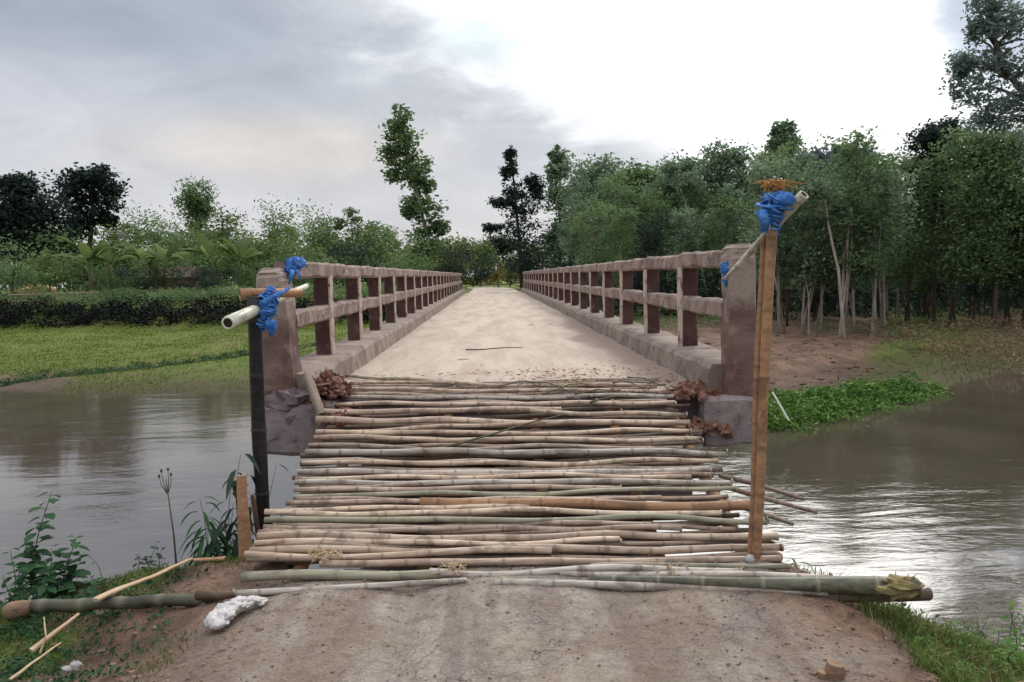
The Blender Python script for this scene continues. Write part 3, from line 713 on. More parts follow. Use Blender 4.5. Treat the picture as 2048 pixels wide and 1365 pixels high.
# frayed bits at the end of the thick culm
mb = MB(); e = at_z(1832, 1172, GZ + .06)
mb.blobby(e + Vector((-.10, -.01, -.005)), (.13, .062, .062), .5, 3, 12, 14, 5)
for k in range(26):
    q = e + Vector((rnd.uniform(-.12, .02), rnd.uniform(-.05, .05), rnd.uniform(-.03, .055)))
    mb.tube([q, q + Vector((rnd.uniform(-.03, .06), rnd.uniform(-.02, .02), rnd.uniform(-.01, .05)))], [.005, .001], 4)
o = mb.build('frayed_husk', M['husk'], None, False); tag(o, 'frayed yellow husk fibres on the cut end of the thick green culm', 'husk')

# long stick lying diagonally over the ramp and other loose sticks
def stick(name, pts, r, mat, label, cat='stick', group=None, seed=0, r1=None):
    mb = MB(); n = len(pts)
    P = []
    for i in range(n - 1):
        for u in np.linspace(0, 1, 6, endpoint=False): P.append(Vector(pts[i]).lerp(Vector(pts[i + 1]), u) + Vector((mn.noise(Vector((i + u, seed, 1))), mn.noise(Vector((i + u, seed, 5))), mn.noise(Vector((i + u, seed, 9))))) * .012)
    P.append(Vector(pts[-1]))
    r1 = r1 or r * .55
    mb.tube(P, list(np.linspace(r, r1, len(P))), 7)
    o = mb.build(name, M[mat], None, True, loc=tuple(P[0])); tag(o, label, cat, group); return o
def rp(px, py, dz=.04):
    q = ramp_hit(px, py); q.z += dz; return q
stick('stick', [rp(850, 915, .05), rp(980, 885, .065), rp(1130, 842, .06)], .011, 'stem', 'long thin brown stick lying diagonally across the middle of the ramp')
stick('stick', [(-.42, 11.9, .035), (0, 11.95, .035), (.48, 11.98, .035)], .012, 'stem', 'thin dark stick lying across the dusty bridge deck')
for k, (x0, y0, x1, y1, lab) in enumerate(((1050, 772, 1135, 792, 'forked twig at the middle of the ramp top'), (1095, 795, 1180, 778, 'crooked twig right of the middle of the ramp top'),
        (1150, 800, 1240, 792, 'straight thin twig near the right of the ramp top'), (1225, 776, 1300, 790, 'curled twig beside the right brick rubble'),
        (1180, 815, 1290, 806, 'long thin twig lying on the right of the upper poles'), (1000, 782, 1080, 776, 'small twig left of the forked twig'),
        (1255, 765, 1325, 782, 'short dark twig on the deck by the right kerb'))):
    stick('twig', [rp(x0, y0, .05), rp((x0 + x1) / 2, (y0 + y1) / 2 - 3, .07), rp(x1, y1, .05)], .008, 'stem', lab, 'twig', 'dry twigs scattered where the ramp meets the bridge', seed=k, r1=.004)

# leaf litter and clods over the ramp top and the road edge
def litter(name, n, fx, label, size=(.015, .04)):
    V = []; Fq = []; ti = []
    for i in range(n):
        q = fx(); s = rnd.uniform(*size); a = rnd.uniform(0, 6.28)
        u = Vector((math.cos(a), math.sin(a), rnd.uniform(-.3, .3))) * s; w = Vector((-math.sin(a), math.cos(a), rnd.uniform(-.5, .5))) * s * .45
        b0 = len(V); V += [q - u, q - w, q + u, q + w]; Fq.append([b0, b0 + 1, b0 + 2, b0 + 3]); ti += [rnd.random()] * 4
    o = link_mesh(name, np.array([tuple(v) for v in V]), np.array(Fq), M['dry'], attrs={'tint': ti}); tag(o, label, 'litter', kind='stuff')
def lf1():
    x = rnd.uniform(-1.6, 1.9) if rnd.random() < .5 else rnd.gauss(.9, .5); x = max(-1.7, min(1.95, x))
    y = rnd.gauss(8.2, .6); return Vector((x, y, ramp_z(y) + .035 if y < 8.8 else .045))
litter('dry_litter', 700, lf1, 'dry leaf scraps and husks where the ramp poles overlap the deck')
def lf2():
    x = rnd.uniform(-1.5, 2.0); y = 4.78 - abs(rnd.gauss(0, .3)); return Vector((x, y, Hs(x, y) + .012))
litter('dry_litter', 260, lf2, 'dry husk scraps along the near edge of the ramp', (.008, .022))

# ---------------------------------------------------------------- foreground pieces
# loose log, planks, sticks on the left bank
a = at_z(62, 1214, GZ - .10); b_ = at_z(452, 1196, GZ - .06)
mb = MB(); nn = 30
mb.tube([Vector(a).lerp(Vector(b_), i / nn) + Vector((0, 0, .004 * math.sin(i * .7))) for i in range(nn + 1)], [(.042 - .006 * i / nn) * (1.07 if i % 6 == 2 else 1) for i in range(nn + 1)], 14, .006, attr=[1.0 if i % 6 == 2 else 0.0 for i in range(nn + 1)])
lg = empty('bamboo_culm', tuple(a)); tag(lg, 'dark grey green bamboo culm lying level along the left bank, with a brown torn butt', 'bamboo pole')
o = mb.build('culm', M['bamboo_darkgreen'], None, True); o.parent = lg; o.data.transform(Matrix.Translation(-Vector(a)))
mb = MB(); e = at_z(8, 1222, GZ - .10); P = [Vector(e).lerp(Vector(a), u) for u in np.linspace(0, 1.1, 8)]
mb.tube(P, [.02, .034, .043, .044, .043, .046, .044, .040], 12, .03); o = mb.build('torn_butt', M['butt'], None, True); o.parent = lg; o.data.transform(Matrix.Translation(-Vector(a)))
stick('log_stub', [at_z(395, 1190, GZ - .02), at_z(465, 1190, GZ + .01)], .032, 'soil', 'short splintered brown stub at the right end of the left culm', 'stub', r1=.02)
def plank(name, A, B, w, h, mat, label, cat='plank'):
    mb = MB(); mb.beam(A, B, rect(w, h, .004), .06, .008, taper=.55, seed=len(label)); o = mb.build(name, M[mat], None, False, loc=tuple(A)); tag(o, label, cat); return o
plank('split_bamboo', at_z(190, 1200, GZ - .02), at_z(385, 1118, GZ - .05), .05, .018, 'wood_light', 'pale split bamboo lath slanting up the left mud heap', 'lath')
plank('split_bamboo', at_z(450, 1116, GZ - .06), at_z(372, 1120, GZ - .06), .045, .018, 'bamboo_brown', 'reddish lath continuing along the top of the mud heap', 'lath')
plank('split_bamboo', at_z(62, 1300, GZ - .12), at_z(160, 1228, GZ - .03), .035, .02, 'wood_light', 'tan splinter leaning under the left culm', 'lath')
plank('split_bamboo', at_z(20, 1360, GZ - .14), at_z(122, 1286, GZ - .12), .022, .012, 'wood_light', 'long thin pale splinter in the lower left corner', 'lath')
stick('twig', [at_z(80, 1308, GZ - .12), at_z(92, 1270, GZ - .03), at_z(88, 1235, GZ + .02)], .006, 'wood_light', 'thin white forked twig standing below the left culm', 'twig')
mb = MB(); q = at_z(140, 1338, GZ - .12); mb.blobby(q, (.045, .02, .015), .8, 3, 8, 10, 4); mb.blobby(q + Vector((.03, 0, .015)), (.03, .015, .025), .8, 5, 8, 10, 4)
o = mb.build('paper_scrap', M['sack'], None, True, loc=tuple(q)); tag(o, 'small crumpled yellowish scrap on the mud at the lower left', 'scrap')
# stake by the left side of the ramp
a = at_z(492, 1108, GZ - .05); b_ = at_y(482, 952, a.y + .05)
pl = plank('stake', a - Vector((0, 0, .3)), b_, .115, .05, 'bamboo_brown', 'short brown wooden stake beside the left edge of the ramp', 'stake'); 
stick('stake_prop', [at_z(520, 1090, GZ - .05), at_y(505, 990, 5.4)], .02, 'soil', 'thin dark prop leaning between the stake and the black pole', 'stake', r1=.016)
mb = MB()
A0 = at_z(565, 1118, GZ + .01)
mb.beam(A0 - Vector((.18, 0, .09)), A0 + Vector((.05, 0, -.06)), rect(.16, .1, .02), .05, .02); o = mb.build('wood_block', M['soil'], None, False, loc=tuple(A0)); tag(o, 'dark weathered wood block wedged under the left end of the ramp', 'wood block')
# fibre tufts tying the poles
for (px, py, n, lab) in ((648, 1122, 45, 'pale yellow fibre tuft tied round the poles at the left end of the ramp'), (1330, 1148, 16, 'small tuft of fibre on the right of the near poles'), (910, 1150, 26, 'pale leafy fibre scrap at the middle of the near edge')):
    mb = MB(); c0 = rp(px, py, .03)
    for k in range(n):
        q = c0 + Vector((rnd.gauss(0, .05), rnd.gauss(0, .03), rnd.uniform(-.02, .03)))
        mb.tube([q, q + Vector((rnd.gauss(0, .02), rnd.gauss(0, .02), .02)), q + Vector((rnd.gauss(0, .04), rnd.gauss(0, .03), rnd.uniform(-.03, .03)))], [.004, .004, .002], 4)
    o = mb.build('fibre_tie', M['wood_light'], None, False, loc=tuple(c0)); tag(o, lab, 'fibre tie')
# crumpled white sack
def sack():
    a = at_z(428, 1262, GZ - .02); b_ = at_z(455, 1215, GZ + .02); c_ = at_z(535, 1202, GZ)
    pts = []; P = [a, a.lerp(b_, .5), b_, b_.lerp(c_, .45), c_]
    mb = MB(); rings = []; n = 90
    R_ = [.03, .066, .072, .062, .052, .05, .056, .052, .042, .02]
    prev = None
    for i in range(n + 1):
        u = i / n * (len(P) - 1); k = min(int(u), len(P) - 2); q = P[k].lerp(P[k + 1], u - k); q2 = P[min(k + 1, len(P) - 1)]
        tdir = (P[k + 1] - P[k]).normalized()
        if prev: tdir = (prev * .6 + tdir * .4).normalized()
        prev = tdir
        r = float(np.interp(i / n, np.linspace(0, 1, len(R_)), R_))
        v = Vector((0, 0, 1)); v = (v - tdir * v.dot(tdir)).normalized(); w = tdir.cross(v); ring = []
        for j in range(64):
            an = 2 * math.pi * j / 64; d = w * math.cos(an) * 1.15 + v * math.sin(an) * .5
            pp = q + d * r
            ring.append(pp + d * (.030 * mn.noise(pp * 16) - .034 * (1 - min(1, 5 * abs(mn.noise(pp * 15 + Vector((3, 1, 2))))))* .5 - .02 * (1 - min(1, 4 * abs(mn.noise(Vector((pp.x * 42, pp.y * 20, pp.z * 42)))))) * .6) + Vector((0, 0, .012)))
        rings.append(ring)
    mb.sweep(rings); o = mb.build('sack', M['sack'], None, True, loc=tuple(b_)); tag(o, 'crumpled dirty white plastic sack lying bent at the left edge of the road', 'sack')
sack()
# broken wooden post stub bottom right
q = gpt(1668, 1352); mb = MB(); mb.tube([q + Vector((0, 0, -.1)), q + Vector((0, 0, .03)), q + Vector((.006, 0, .06))], [.045, .042, .036], 9, .02)
mb.tube([q + Vector((-.06, .0, -.03)), q + Vector((-.055, 0, .025))], [.03, .024], 7, .02)
o = mb.build('wood_stub', M['butt'], None, False, loc=tuple(q)); tag(o, 'brown sawn wood stub sunk in the road at the bottom right', 'wood stub')

# clods and pebbles on the road
mb = MB()
for i in range(1300):
    x = rnd.uniform(-2.1, 2.3); y = rnd.uniform(2.7, 4.75)
    if abs(x) < .9 and rnd.random() < .6: continue
    s = rnd.uniform(.002, .008) * (1.4 if rnd.random() < .05 else 1)
    mb.blobby((x, y, Hs(x, y) + s * .3), (s * 1.2, s, s * .7), .5, i, 4, 6, 2)
for i in range(500):
    x = rnd.uniform(-3.2, -1.3); y = rnd.uniform(3.0, 5.3); s = rnd.choice([.004, .006, .008, .012, .018])
    mb.blobby((x, y, Hs(x, y) + s * .1), (s * 1.3, s, s * .6), .6, i, 4, 7, 2)
for i in range(250):
    x = rnd.gauss(1.9, .25); y = rnd.uniform(2.7, 4.7); s = rnd.choice([.004, .006, .009, .013])
    mb.blobby((x, y, Hs(x, y) + s * .1), (s * 1.3, s, s * .6), .6, i, 4, 7, 2)
o = mb.build('pebbles', rough_mat('pebble_earth', (.24, .165, .12), (.17, .115, .085), (.36, .28, .22), 14), None, False); tag(o, 'small clods and pebbles strewn over the dirt road', 'pebbles', kind='stuff')

# ---------------------------------------------------------------- standing poles
def wrap(name, pts, radii, label, turns=4, seed=0, tails=()):
    """crumpled plastic wrapping round a pole, with ribbons"""
    mb = MB(); P = []; R = []; rw = random.Random(seed)
    n = 26
    for i in range(n + 1):
        u = i / n * (len(pts) - 1); k = min(int(u), len(pts) - 2)
        P.append(Vector(pts[k]).lerp(Vector(pts[k + 1]), u - k)); R.append(float(np.interp(u, range(len(radii)), radii)) * .72 * (1 + .14 * math.sin(i * 2.4 + seed)))
    mb.tube(P, [r_ * .68 for r_ in R], 16, .05, seed=seed)
    for k in range(46):       # loops of twisted strip
        i = rw.randrange(2, n - 2); c = P[i]; ax = (P[i + 1] - P[i - 1]).normalized() + Vector((rw.gauss(0, .35), rw.gauss(0, .35), rw.gauss(0, .35))); ax.normalize()
        u = ax.orthogonal().normalized(); w_ = ax.cross(u); rr_ = R[i] * rw.uniform(.72, 1.12); ph = rw.uniform(0, 6)
        loop = [c + (u * math.cos(a) + w_ * math.sin(a)) * rr_ * (1 + .18 * math.sin(3 * a + ph)) for a in np.linspace(ph, ph + rw.uniform(4, 6.6), 18)]
        mb.tube(loop, [rw.uniform(.003, .0075)] * 17 + [.002], 5, .008)
    for k in range(7):
        i = rw.randrange(0, n); a = P[i]; d_ = Vector((rw.gauss(0, 1), rw.gauss(-.3, .6), rw.gauss(-.2, .7))).normalized() * R[i] * rw.uniform(1.0, 1.9)
        mb.tube([a, a + d_ * .7, a + d_ + Vector((0, 0, -.03))], [.014, .01, .003], 5, .01)
    for (a, b_, w) in tails:
        a = Vector(a); b_ = Vector(b_); m_ = a.lerp(b_, .5) + Vector((.02, -.02, .01)); s_ = (b_ - a).cross(Vector((0, 1, 0))).normalized() * w
        f_ = Vector((0, .004, 0))
        mb.sweep([[a - s_, a + s_, a + s_ + f_, a - s_ + f_], [m_ - s_ * 1.2, m_ + s_ * .8, m_ + s_ * .8 + f_, m_ - s_ * 1.2 + f_], [b_ - s_ * .5, b_ + s_ * .3, b_ + s_ * .3 + f_, b_ - s_ * .5 + f_]])
    o = mb.build(name, M['blue'], None, True, loc=tuple(P[0])); tag(o, label, 'blue tape'); return o
# left black pole
LY = 5.75
a = at_y(522, 1035, LY); b_ = at_y(508, 596, LY - .15)
simple_pole('bamboo_post', a - Vector((0, 0, .5)), b_, .056, .05, 'bamboo_dark', 'tall blackened bamboo post standing at the left edge of the ramp', 'post', 61, node=.45, bow=.012)
c0 = at_y(457, 646, LY - .55); c1 = at_y(612, 572, LY + .75)
simple_pole('bamboo_crossbar', c0, c1, .048, .022, 'bamboo_pale', 'pale green bamboo crossbar with an open cut end, tied across the black post', 'bamboo pole', 62, node=.5)
c2 = at_y(483, 588, LY - .12); c3 = at_y(600, 586, LY + .1)
simple_pole('bamboo_peg', c2, c3, .040, .034, 'bamboo_brown', 'short orange brown bamboo peg through the top of the black post', 'bamboo pole', 63, node=.3)
wrap('blue_tape', [at_y(517, 662, LY - .1), at_y(530, 630, LY - .14), at_y(538, 600, LY - .1), at_y(545, 578, LY - .05)], [.05, .085, .08, .045],
     'blue plastic tape knotted round the black post and the pale crossbar', seed=3,
     tails=((at_y(540, 640, LY - .2), at_y(545, 672, LY - .2), .04), (at_y(520, 610, LY - .2), at_y(580, 575, LY - .1), .02)))
wrap('blue_tape', [at_y(576, 548, 7.5), at_y(586, 530, 7.6), at_y(606, 524, 7.9)], [.05, .10, .05], 'blue plastic twine knotted on the top rail of the left parapet', seed=8,
     tails=((at_y(585, 540, 7.35), at_y(578, 568, 7.33), .02), (at_y(592, 540, 7.38), at_y(600, 562, 7.36), .015)))
# right brown pole: two split culms side by side
RYp = 4.72
a = at_y(1510, 1128, RYp); b_ = at_y(1545, 440, RYp - .02)
simple_pole('bamboo_post', a - Vector((0, 0, .08)), b_, .030, .032, 'bamboo_brown', 'tall reddish brown bamboo post at the right edge of the ramp, topped with blue tape', 'post', 71, node=.38, bow=.008)
a = at_y(1500, 1112, RYp + .05); b_ = at_y(1528, 478, RYp + .05)
simple_pole('bamboo_post', a - Vector((0, 0, .08)), b_, .026, .022, 'bamboo_brown', 'thinner split bamboo post lashed behind the tall reddish brown one', 'post', 72, node=.4, bow=.008)
c0 = at_y(1452, 556, RYp + .35); c1 = at_y(1606, 392, RYp - .15)
simple_pole('bamboo_crossbar', c0, c1, .014, .034, 'bamboo_grey', 'slanting grey stick lashed across the top of the right post', 'bamboo pole', 73, node=.3)
c2 = at_y(1592, 402, RYp - .2); c3 = at_y(1606, 388, RYp - .24)
wrap('blue_tape', [at_y(1532, 466, RYp), at_y(1540, 440, RYp - .01), at_y(1550, 412, RYp - .03), at_y(1552, 386, RYp - .03)], [.03, .085, .11, .065],
     'large bunch of blue plastic tape wrapped round the top of the right post', seed=5,
     tails=((at_y(1522, 420, RYp - .1), at_y(1526, 466, RYp - .08), .03), (at_y(1552, 395, RYp - .1), at_y(1590, 405, RYp - .15), .04)))
mb = MB(); c0 = at_y(1548, 374, RYp - .03)
for k in range(90):
    a_ = rnd.uniform(0, 6.28); r_ = abs(rnd.gauss(0, .035))
    q = c0 + Vector((math.cos(a_) * r_, math.sin(a_) * r_ * .6, rnd.uniform(-.03, .01)))
    mb.tube([q, q + Vector((rnd.gauss(0, .015), rnd.gauss(0, .015), .03)), q + Vector((math.cos(a_) * r_ * .8 + rnd.gauss(0, .025), rnd.gauss(0, .02), rnd.uniform(-.02, .05)))], [.006, .005, .002], 5)
o = mb.build('fibre_tuft', M['fibre'], None, False, loc=tuple(c0)); tag(o, 'orange brown fibre tuft sticking out above the blue tape of the right post', 'fibre')
wrap('blue_tape', [at_y(1450, 525, 7.15), at_y(1452, 545, 7.12), at_y(1450, 575, 7.14)], [.05, .05, .02], 'dark blue plastic strip hanging on the right parapet rail beside its end post', seed=9)
mb = MB(); q = at_y(1500, 1120, RYp - .06); mb.blobby(q, (.028, .02, .035), .4, 2, 8, 10); o = mb.build('plastic_wad', M['sack'], None, True, loc=tuple(q)); tag(o, 'small white plastic wad at the foot of the right post', 'plastic')
mb = MB(); q0 = at_y(1545, 785, 13.6); q1 = at_y(1578, 842, 13.3)
mb.beam(q0, q1, rect(.055, .02, .004), .1, .006); o = mb.build('bamboo_sliver', M['bamboo_pale'], None, False, loc=tuple(q0)); tag(o, 'pale bamboo sliver stuck in the green plants just right of the tall post', 'sliver')
# slanting props standing in the river under the ramp's right side
for k, (x0, y0, x1, y1, yy, lab) in enumerate(((1440, 940, 1585, 992, 6.1, 'highest of the three thin props slanting down to the water right of the ramp'), (1460, 965, 1612, 1018, 5.9, 'middle one of the three thin props slanting down right of the ramp'), (1450, 990, 1570, 1046, 5.7, 'lowest of the three thin props slanting down to the water right of the ramp'))):
    a = at_y(x0, y0, yy); b_ = at_y(x1, y1, yy + .2); a.z -= .05
    e = a + (b_ - a) * 1.15
    mb = culm(a, e, .022, .018, 400 + k, 8, .01, .3, .02); o = mb.build('bamboo_prop', M['bamboo_dull'], None, True, loc=tuple(a)); tag(o, lab, 'bamboo pole', 'thin props slanting into the water')

# ---------------------------------------------------------------- foliage builders
def leaf_quads(cen, L, Wd, rg, up=.4, droop=0):
    n = len(cen)
    a = rg.normal(size=(n, 3)); a[:, 2] = a[:, 2] * .6 - droop; a /= np.linalg.norm(a, axis=1)[:, None]
    nrm = rg.normal(size=(n, 3)); nrm[:, 2] = np.abs(nrm[:, 2]) + up
    b_ = np.cross(a, nrm); b_ /= np.linalg.norm(b_, axis=1)[:, None] + 1e-9
    s = rg.uniform(.6, 1.3, (n, 1))
    V = np.stack([cen - a * L / 2 * s, cen + b_ * Wd / 2 * s - a * L * .08, cen + a * L / 2 * s, cen - b_ * Wd / 2 * s - a * L * .08], 1).reshape(-1, 3)
    Fq = np.arange(n * 4).reshape(n, 4)
    return V, Fq
def crown_points(blobs, per, rg, clump=.16, shell=.5):
    """blobs: (x,y,z,rx,ry,rz); returns leaf centres, tints, clump centres"""
    P = []; T = []; CC = []
    for (x, y, z, rx, ry, rz) in blobs:
        nc = max(6, int(per / 26)); 
        d = rg.normal(size=(nc, 3)); d /= np.linalg.norm(d, axis=1)[:, None]
        r = rg.uniform(0, 1, (nc, 1)) ** (1 / (1.5 + 2 * shell))
        c = np.array([x, y, z]) + d * r * np.array([rx, ry, rz]) * rg.uniform(.85, 1.12, (nc, 1))
        ct = rg.uniform(.1, .8, nc)
        m_ = int(per / nc)
        rr = (rx + rz) / 2 * clump * rg.uniform(.6, 1.5, (nc, 1, 1)) * 1.6
        off = np.clip(rg.normal(size=(nc, m_, 3)), -1.7, 1.7) * rr * .85 * np.array([1, 1, .7])
        P.append((c[:, None, :] + off).reshape(-1, 3)); T.append(np.clip(np.repeat(ct, m_) + rg.normal(0, .14, nc * m_), 0, 1)); CC.append(c)
    return np.concatenate(P), np.concatenate(T), np.concatenate(CC)
def make_tree(name, base, blobs, per, leaf, wood, L=.25, Wd=.13, trunk_r=.15, label='', cat='tree', group=None, seed=0, via=None, limbs=14, clump=.16, droop=0, bent=0, stems=None):
    """blobs in world space. Thing > trunk, crown"""
    rg = np.random.default_rng(seed); root = empty(name, tuple(base)); tag(root, label, cat, group)
    base = Vector(base)
    P, T, CC = crown_points(blobs, per, rg, clump)
    V, Fq = leaf_quads(P, L, Wd, rg, droop=droop)
    V = V - np.array(base)
    o = link_mesh('crown', V, Fq, M[leaf], root, attrs={'tint': np.repeat(T, 4)})
    mb = MB()
    top = Vector(np.average([b[:3] for b in blobs], axis=0)); hi = max(blobs, key=lambda b: b[2])
    path = [base + Vector((0, 0, -.3))] + ([Vector(v) for v in via] if via else [base.lerp(Vector((top.x, top.y, base.z)), .3) + Vector((0, 0, (top.z - base.z) * .45))]) + [top, Vector(hi[:3])]
    rr = np.linspace(trunk_r, trunk_r * .25, len(path))
    pts = []; rad = []
    for i in range(len(path) - 1):
        for u in np.linspace(0, 1, 6, endpoint=False):
            pts.append(path[i].lerp(path[i + 1], u) + Vector((mn.noise(Vector((i + u, seed, 0))), mn.noise(Vector((i + u, 0, seed))), 0)) * trunk_r * .8); rad.append(rr[i] + (rr[i + 1] - rr[i]) * u)
    mb.tube([p - base for p in pts], rad, 8, trunk_r * .15)
    idx_ = rg.choice(len(CC), min(limbs, len(CC)), replace=False)
    for j in idx_:
        e = Vector(CC[j]); k = rg.integers(len(pts) // 3, len(pts))
        # start from the nearest trunk point below
        cand = [p for p in pts[len(pts) // 4:] if p.z < e.z - .1] or pts[:1]
        s_ = min(cand, key=lambda p: (p - e).length + rg.uniform(0, .4))
        m_ = s_.lerp(e, .5) + Vector((0, 0, (e - s_).length * .12)); r_ = trunk_r * .3
        mb.tube([s_ - base, m_ - base, e - base], [r_, r_ * .6, r_ * .2], 5)
    if stems:
        for (q0, q1, r_) in stems:
            q0 = Vector(q0); q1 = Vector(q1); mid = q0.lerp(q1, .5) + Vector((rg.uniform(-.1, .1), 0, 0))
            mb.tube([q0 - base, mid - base, q1 - base], [r_, r_ * .8, r_ * .45], 6)
    mb.build('trunk', M[wood], root, True)
    return root
def dup(root, loc, rz=0, sc=1, label=None, group=None, cat=None, szz=None):
    r = root.copy(); C.objects.link(r); r.location = loc; r.rotation_euler = (0, 0, rz); r.scale = (sc, sc, szz or sc)
    if label: r['label'] = label
    if group: r['group'] = group
    if cat: r['category'] = cat
    for ch in root.children:
        c = ch.copy(); C.objects.link(c); c.parent = r
    return r
def pxblobs(L_, d, dep=.8):
    out_ = []
    for (px, py, rx, *ry) in L_:
        q = at_y(px, py, d); rx_ = rx / F * d; ry_ = (ry[0] if ry else rx) / F * d
        out_.append((q.x, q.y + rnd.uniform(-.3, .3) * rx_, q.z, rx_, rx_ * dep, ry_))
    return out_
def px_tree(name, px0, L_, d, per, leaf, wood, label, **k):
    q = at_y(px0, 560, d); base = (q.x, d, Hs(q.x, d))
    return make_tree(name, base, pxblobs(L_, d), per, leaf, wood, label=label, **k)

# --- trees standing on their own (photo outline at real distance)
px_tree('broadleaf_tree', 60, [(50, 410, 55), (20, 450, 50), (90, 440, 50), (60, 490, 60, 45), (110, 490, 35), (40, 375, 30, 22), (-20, 440, 50)], 62, 2600, 'leaf_dark', 'bark', 'big dark broadleaf tree at the far left edge with a dense low crown', L=.36, Wd=.2, trunk_r=.4, seed=1, clump=.2)
px_tree('broadleaf_tree', 175, [(180, 365, 42, 32), (215, 385, 30, 38), (140, 380, 32), (180, 420, 38, 30), (195, 350, 34, 18), (165, 450, 28), (215, 440, 14)], 66, 900, 'leaf_dark', 'bark', 'dark open-crowned tree right of the big dark one, sky showing through its leaves', L=.42, Wd=.22, trunk_r=.3, seed=2, clump=.18)
px_tree('round_tree', 396, [(396, 385, 34, 27), (405, 412, 28, 22), (380, 410, 24), (395, 440, 24)], 85, 900, 'leaf_mid', 'bark', 'small round-topped tree rising alone above the left tree line', L=.4, Wd=.2, trunk_r=.2, seed=3, clump=.2)
px_tree('leaning_tree', 868, [(800, 240, 20, 22), (792, 268, 24, 22), (812, 285, 26, 24), (780, 305, 18, 26), (806, 318, 30, 26), (838, 330, 24, 26), (792, 350, 20, 18), (824, 365, 28, 26), (850, 372, 16, 20), (836, 405, 28, 24), (818, 425, 14, 14), (850, 432, 30, 24), (846, 465, 34, 22), (868, 490, 34, 22), (840, 505, 24, 20), (880, 455, 16, 14), (872, 520, 30, 16)], 78, 400, 'leaf_mid', 'pale_bark',
        'tall slim tree leaning left above the far end of the bridge', L=.5, Wd=.28, trunk_r=.22, seed=4, clump=.26, via=[at_y(858, 480, 78), at_y(838, 400, 78), at_y(812, 320, 78)])
px_tree('feathery_tree', 708, [(706, 425, 15, 20), (712, 455, 16, 22), (680, 450, 12, 14), (718, 490, 18, 20)], 80, 420, 'leaf_pale', 'bark', 'thin feathery sapling beside the leaning tree, standing over the hedge', L=.3, Wd=.14, trunk_r=.08, seed=5)
px_tree('conifer_tree', 1045, [(1020, 312, 9, 14), (1020, 345, 14, 20), (1028, 385, 26, 18), (1050, 415, 36, 20), (1000, 408, 28, 8), (1045, 450, 44, 22), (985, 458, 24, 7), (1055, 490, 46, 24), (1050, 525, 46, 24), (1062, 360, 12, 18), (1075, 385, 16, 20), (1000, 490, 20, 18)], 66, 520, 'leaf_dark', 'bark',
        'dark ragged fir-like tree with two spires right of the bridge end', L=.42, Wd=.16, trunk_r=.22, seed=6, clump=.2)
px_tree('spire_tree', 1118, [(1120, 315, 20, 20), (1115, 345, 24, 26), (1122, 385, 34, 30), (1125, 430, 38, 34), (1118, 480, 40, 34)], 62, 800, 'leaf_forest', 'bark', 'dark pointed tree at the left end of the wood', L=.4, Wd=.2, trunk_r=.2, seed=7)

# --- the wood on the right bank
wood_spec = [
 # px, top y, distance, blobs
 ('broad', 1195, 315, 56, [(1195, 345, 52, 32), (1170, 385, 44), (1225, 395, 48), (1195, 440, 60, 48), (1200, 500, 60, 40)], 'leaf_forest', 'rounded green tree, first broad crown from the left of the wood'),
 ('broad', 1285, 330, 52, [(1280, 355, 40, 26), (1265, 400, 46), (1310, 410, 48), (1285, 460, 56), (1290, 510, 56, 36)], 'leaf_mid', 'olive green tree, second broad crown from the left of the wood'),
 ('broad', 1360, 315, 48, [(1360, 345, 44, 30), (1335, 390, 44), (1385, 395, 46), (1360, 450, 56), (1370, 510, 60, 40)], 'leaf_forest', 'grey green tree behind the middle of the right parapet'),
 ('broad', 1452, 288, 44, [(1452, 318, 48, 30), (1430, 365, 50), (1480, 370, 50), (1450, 425, 60), (1440, 485, 60, 40)], 'leaf_forest', 'wide green crown left of the blue-taped post'),
 ('spire', 1568, 243, 46, [(1568, 262, 20, 20), (1566, 292, 30, 22), (1560, 325, 48, 28), (1600, 345, 44, 36), (1550, 380, 56, 40), (1590, 430, 60, 44)], 'leaf_forest', 'tallest tree of the wood, its narrow top rising over the blue-taped post'),
 ('dark', 1630, 300, 42, [(1630, 325, 36, 24), (1650, 365, 44), (1620, 400, 48), (1650, 450, 54)], 'leaf_blue', 'bluish crown just right of the blue-taped post'),
 ('spire', 1695, 290, 40, [(1690, 312, 24, 20), (1735, 318, 18, 20), (1695, 350, 36, 28), (1725, 360, 34), (1700, 400, 48), (1700, 450, 52, 40)], 'leaf_blue', 'double-topped bluish tree in the right half of the wood'),
 ('spire', 1772, 330, 38, [(1772, 348, 15, 16), (1770, 375, 24, 22), (1775, 410, 36, 28), (1760, 450, 48), (1790, 490, 50)], 'leaf_forest', 'thin pointed tree left of the dark round tree'),
 ('dark', 1868, 240, 34, [(1890, 268, 40, 28), (1855, 290, 44, 30), (1850, 335, 42, 32), (1895, 330, 50), (1880, 385, 52), (1880, 440, 50, 40)], 'leaf_dark', 'dark round-crowned tree standing at the right of the wood'),
 ('big', 1990, 270, 30, [(1960, 300, 56, 44), (2030, 310, 56), (1960, 370, 62), (2035, 390, 64), (1985, 450, 70), (2060, 470, 60), (1960, 520, 60, 44), (2030, 540, 60, 40)], 'leaf_mid', 'large mid-green tree filling the right edge of the wood'),
]
for i, (kind, px, ty, d, L_, lf, lab) in enumerate(wood_spec):
    px_tree('woodland_tree', px, L_, d, 1900 if kind != 'big' else 2600, lf, 'pale_bark' if kind == 'spire' else 'bark', lab, L=.0050 * d + .02, Wd=.0028 * d + .01, trunk_r=.12, seed=20 + i, group='trees of the wood on the right bank', clump=.2, limbs=18)
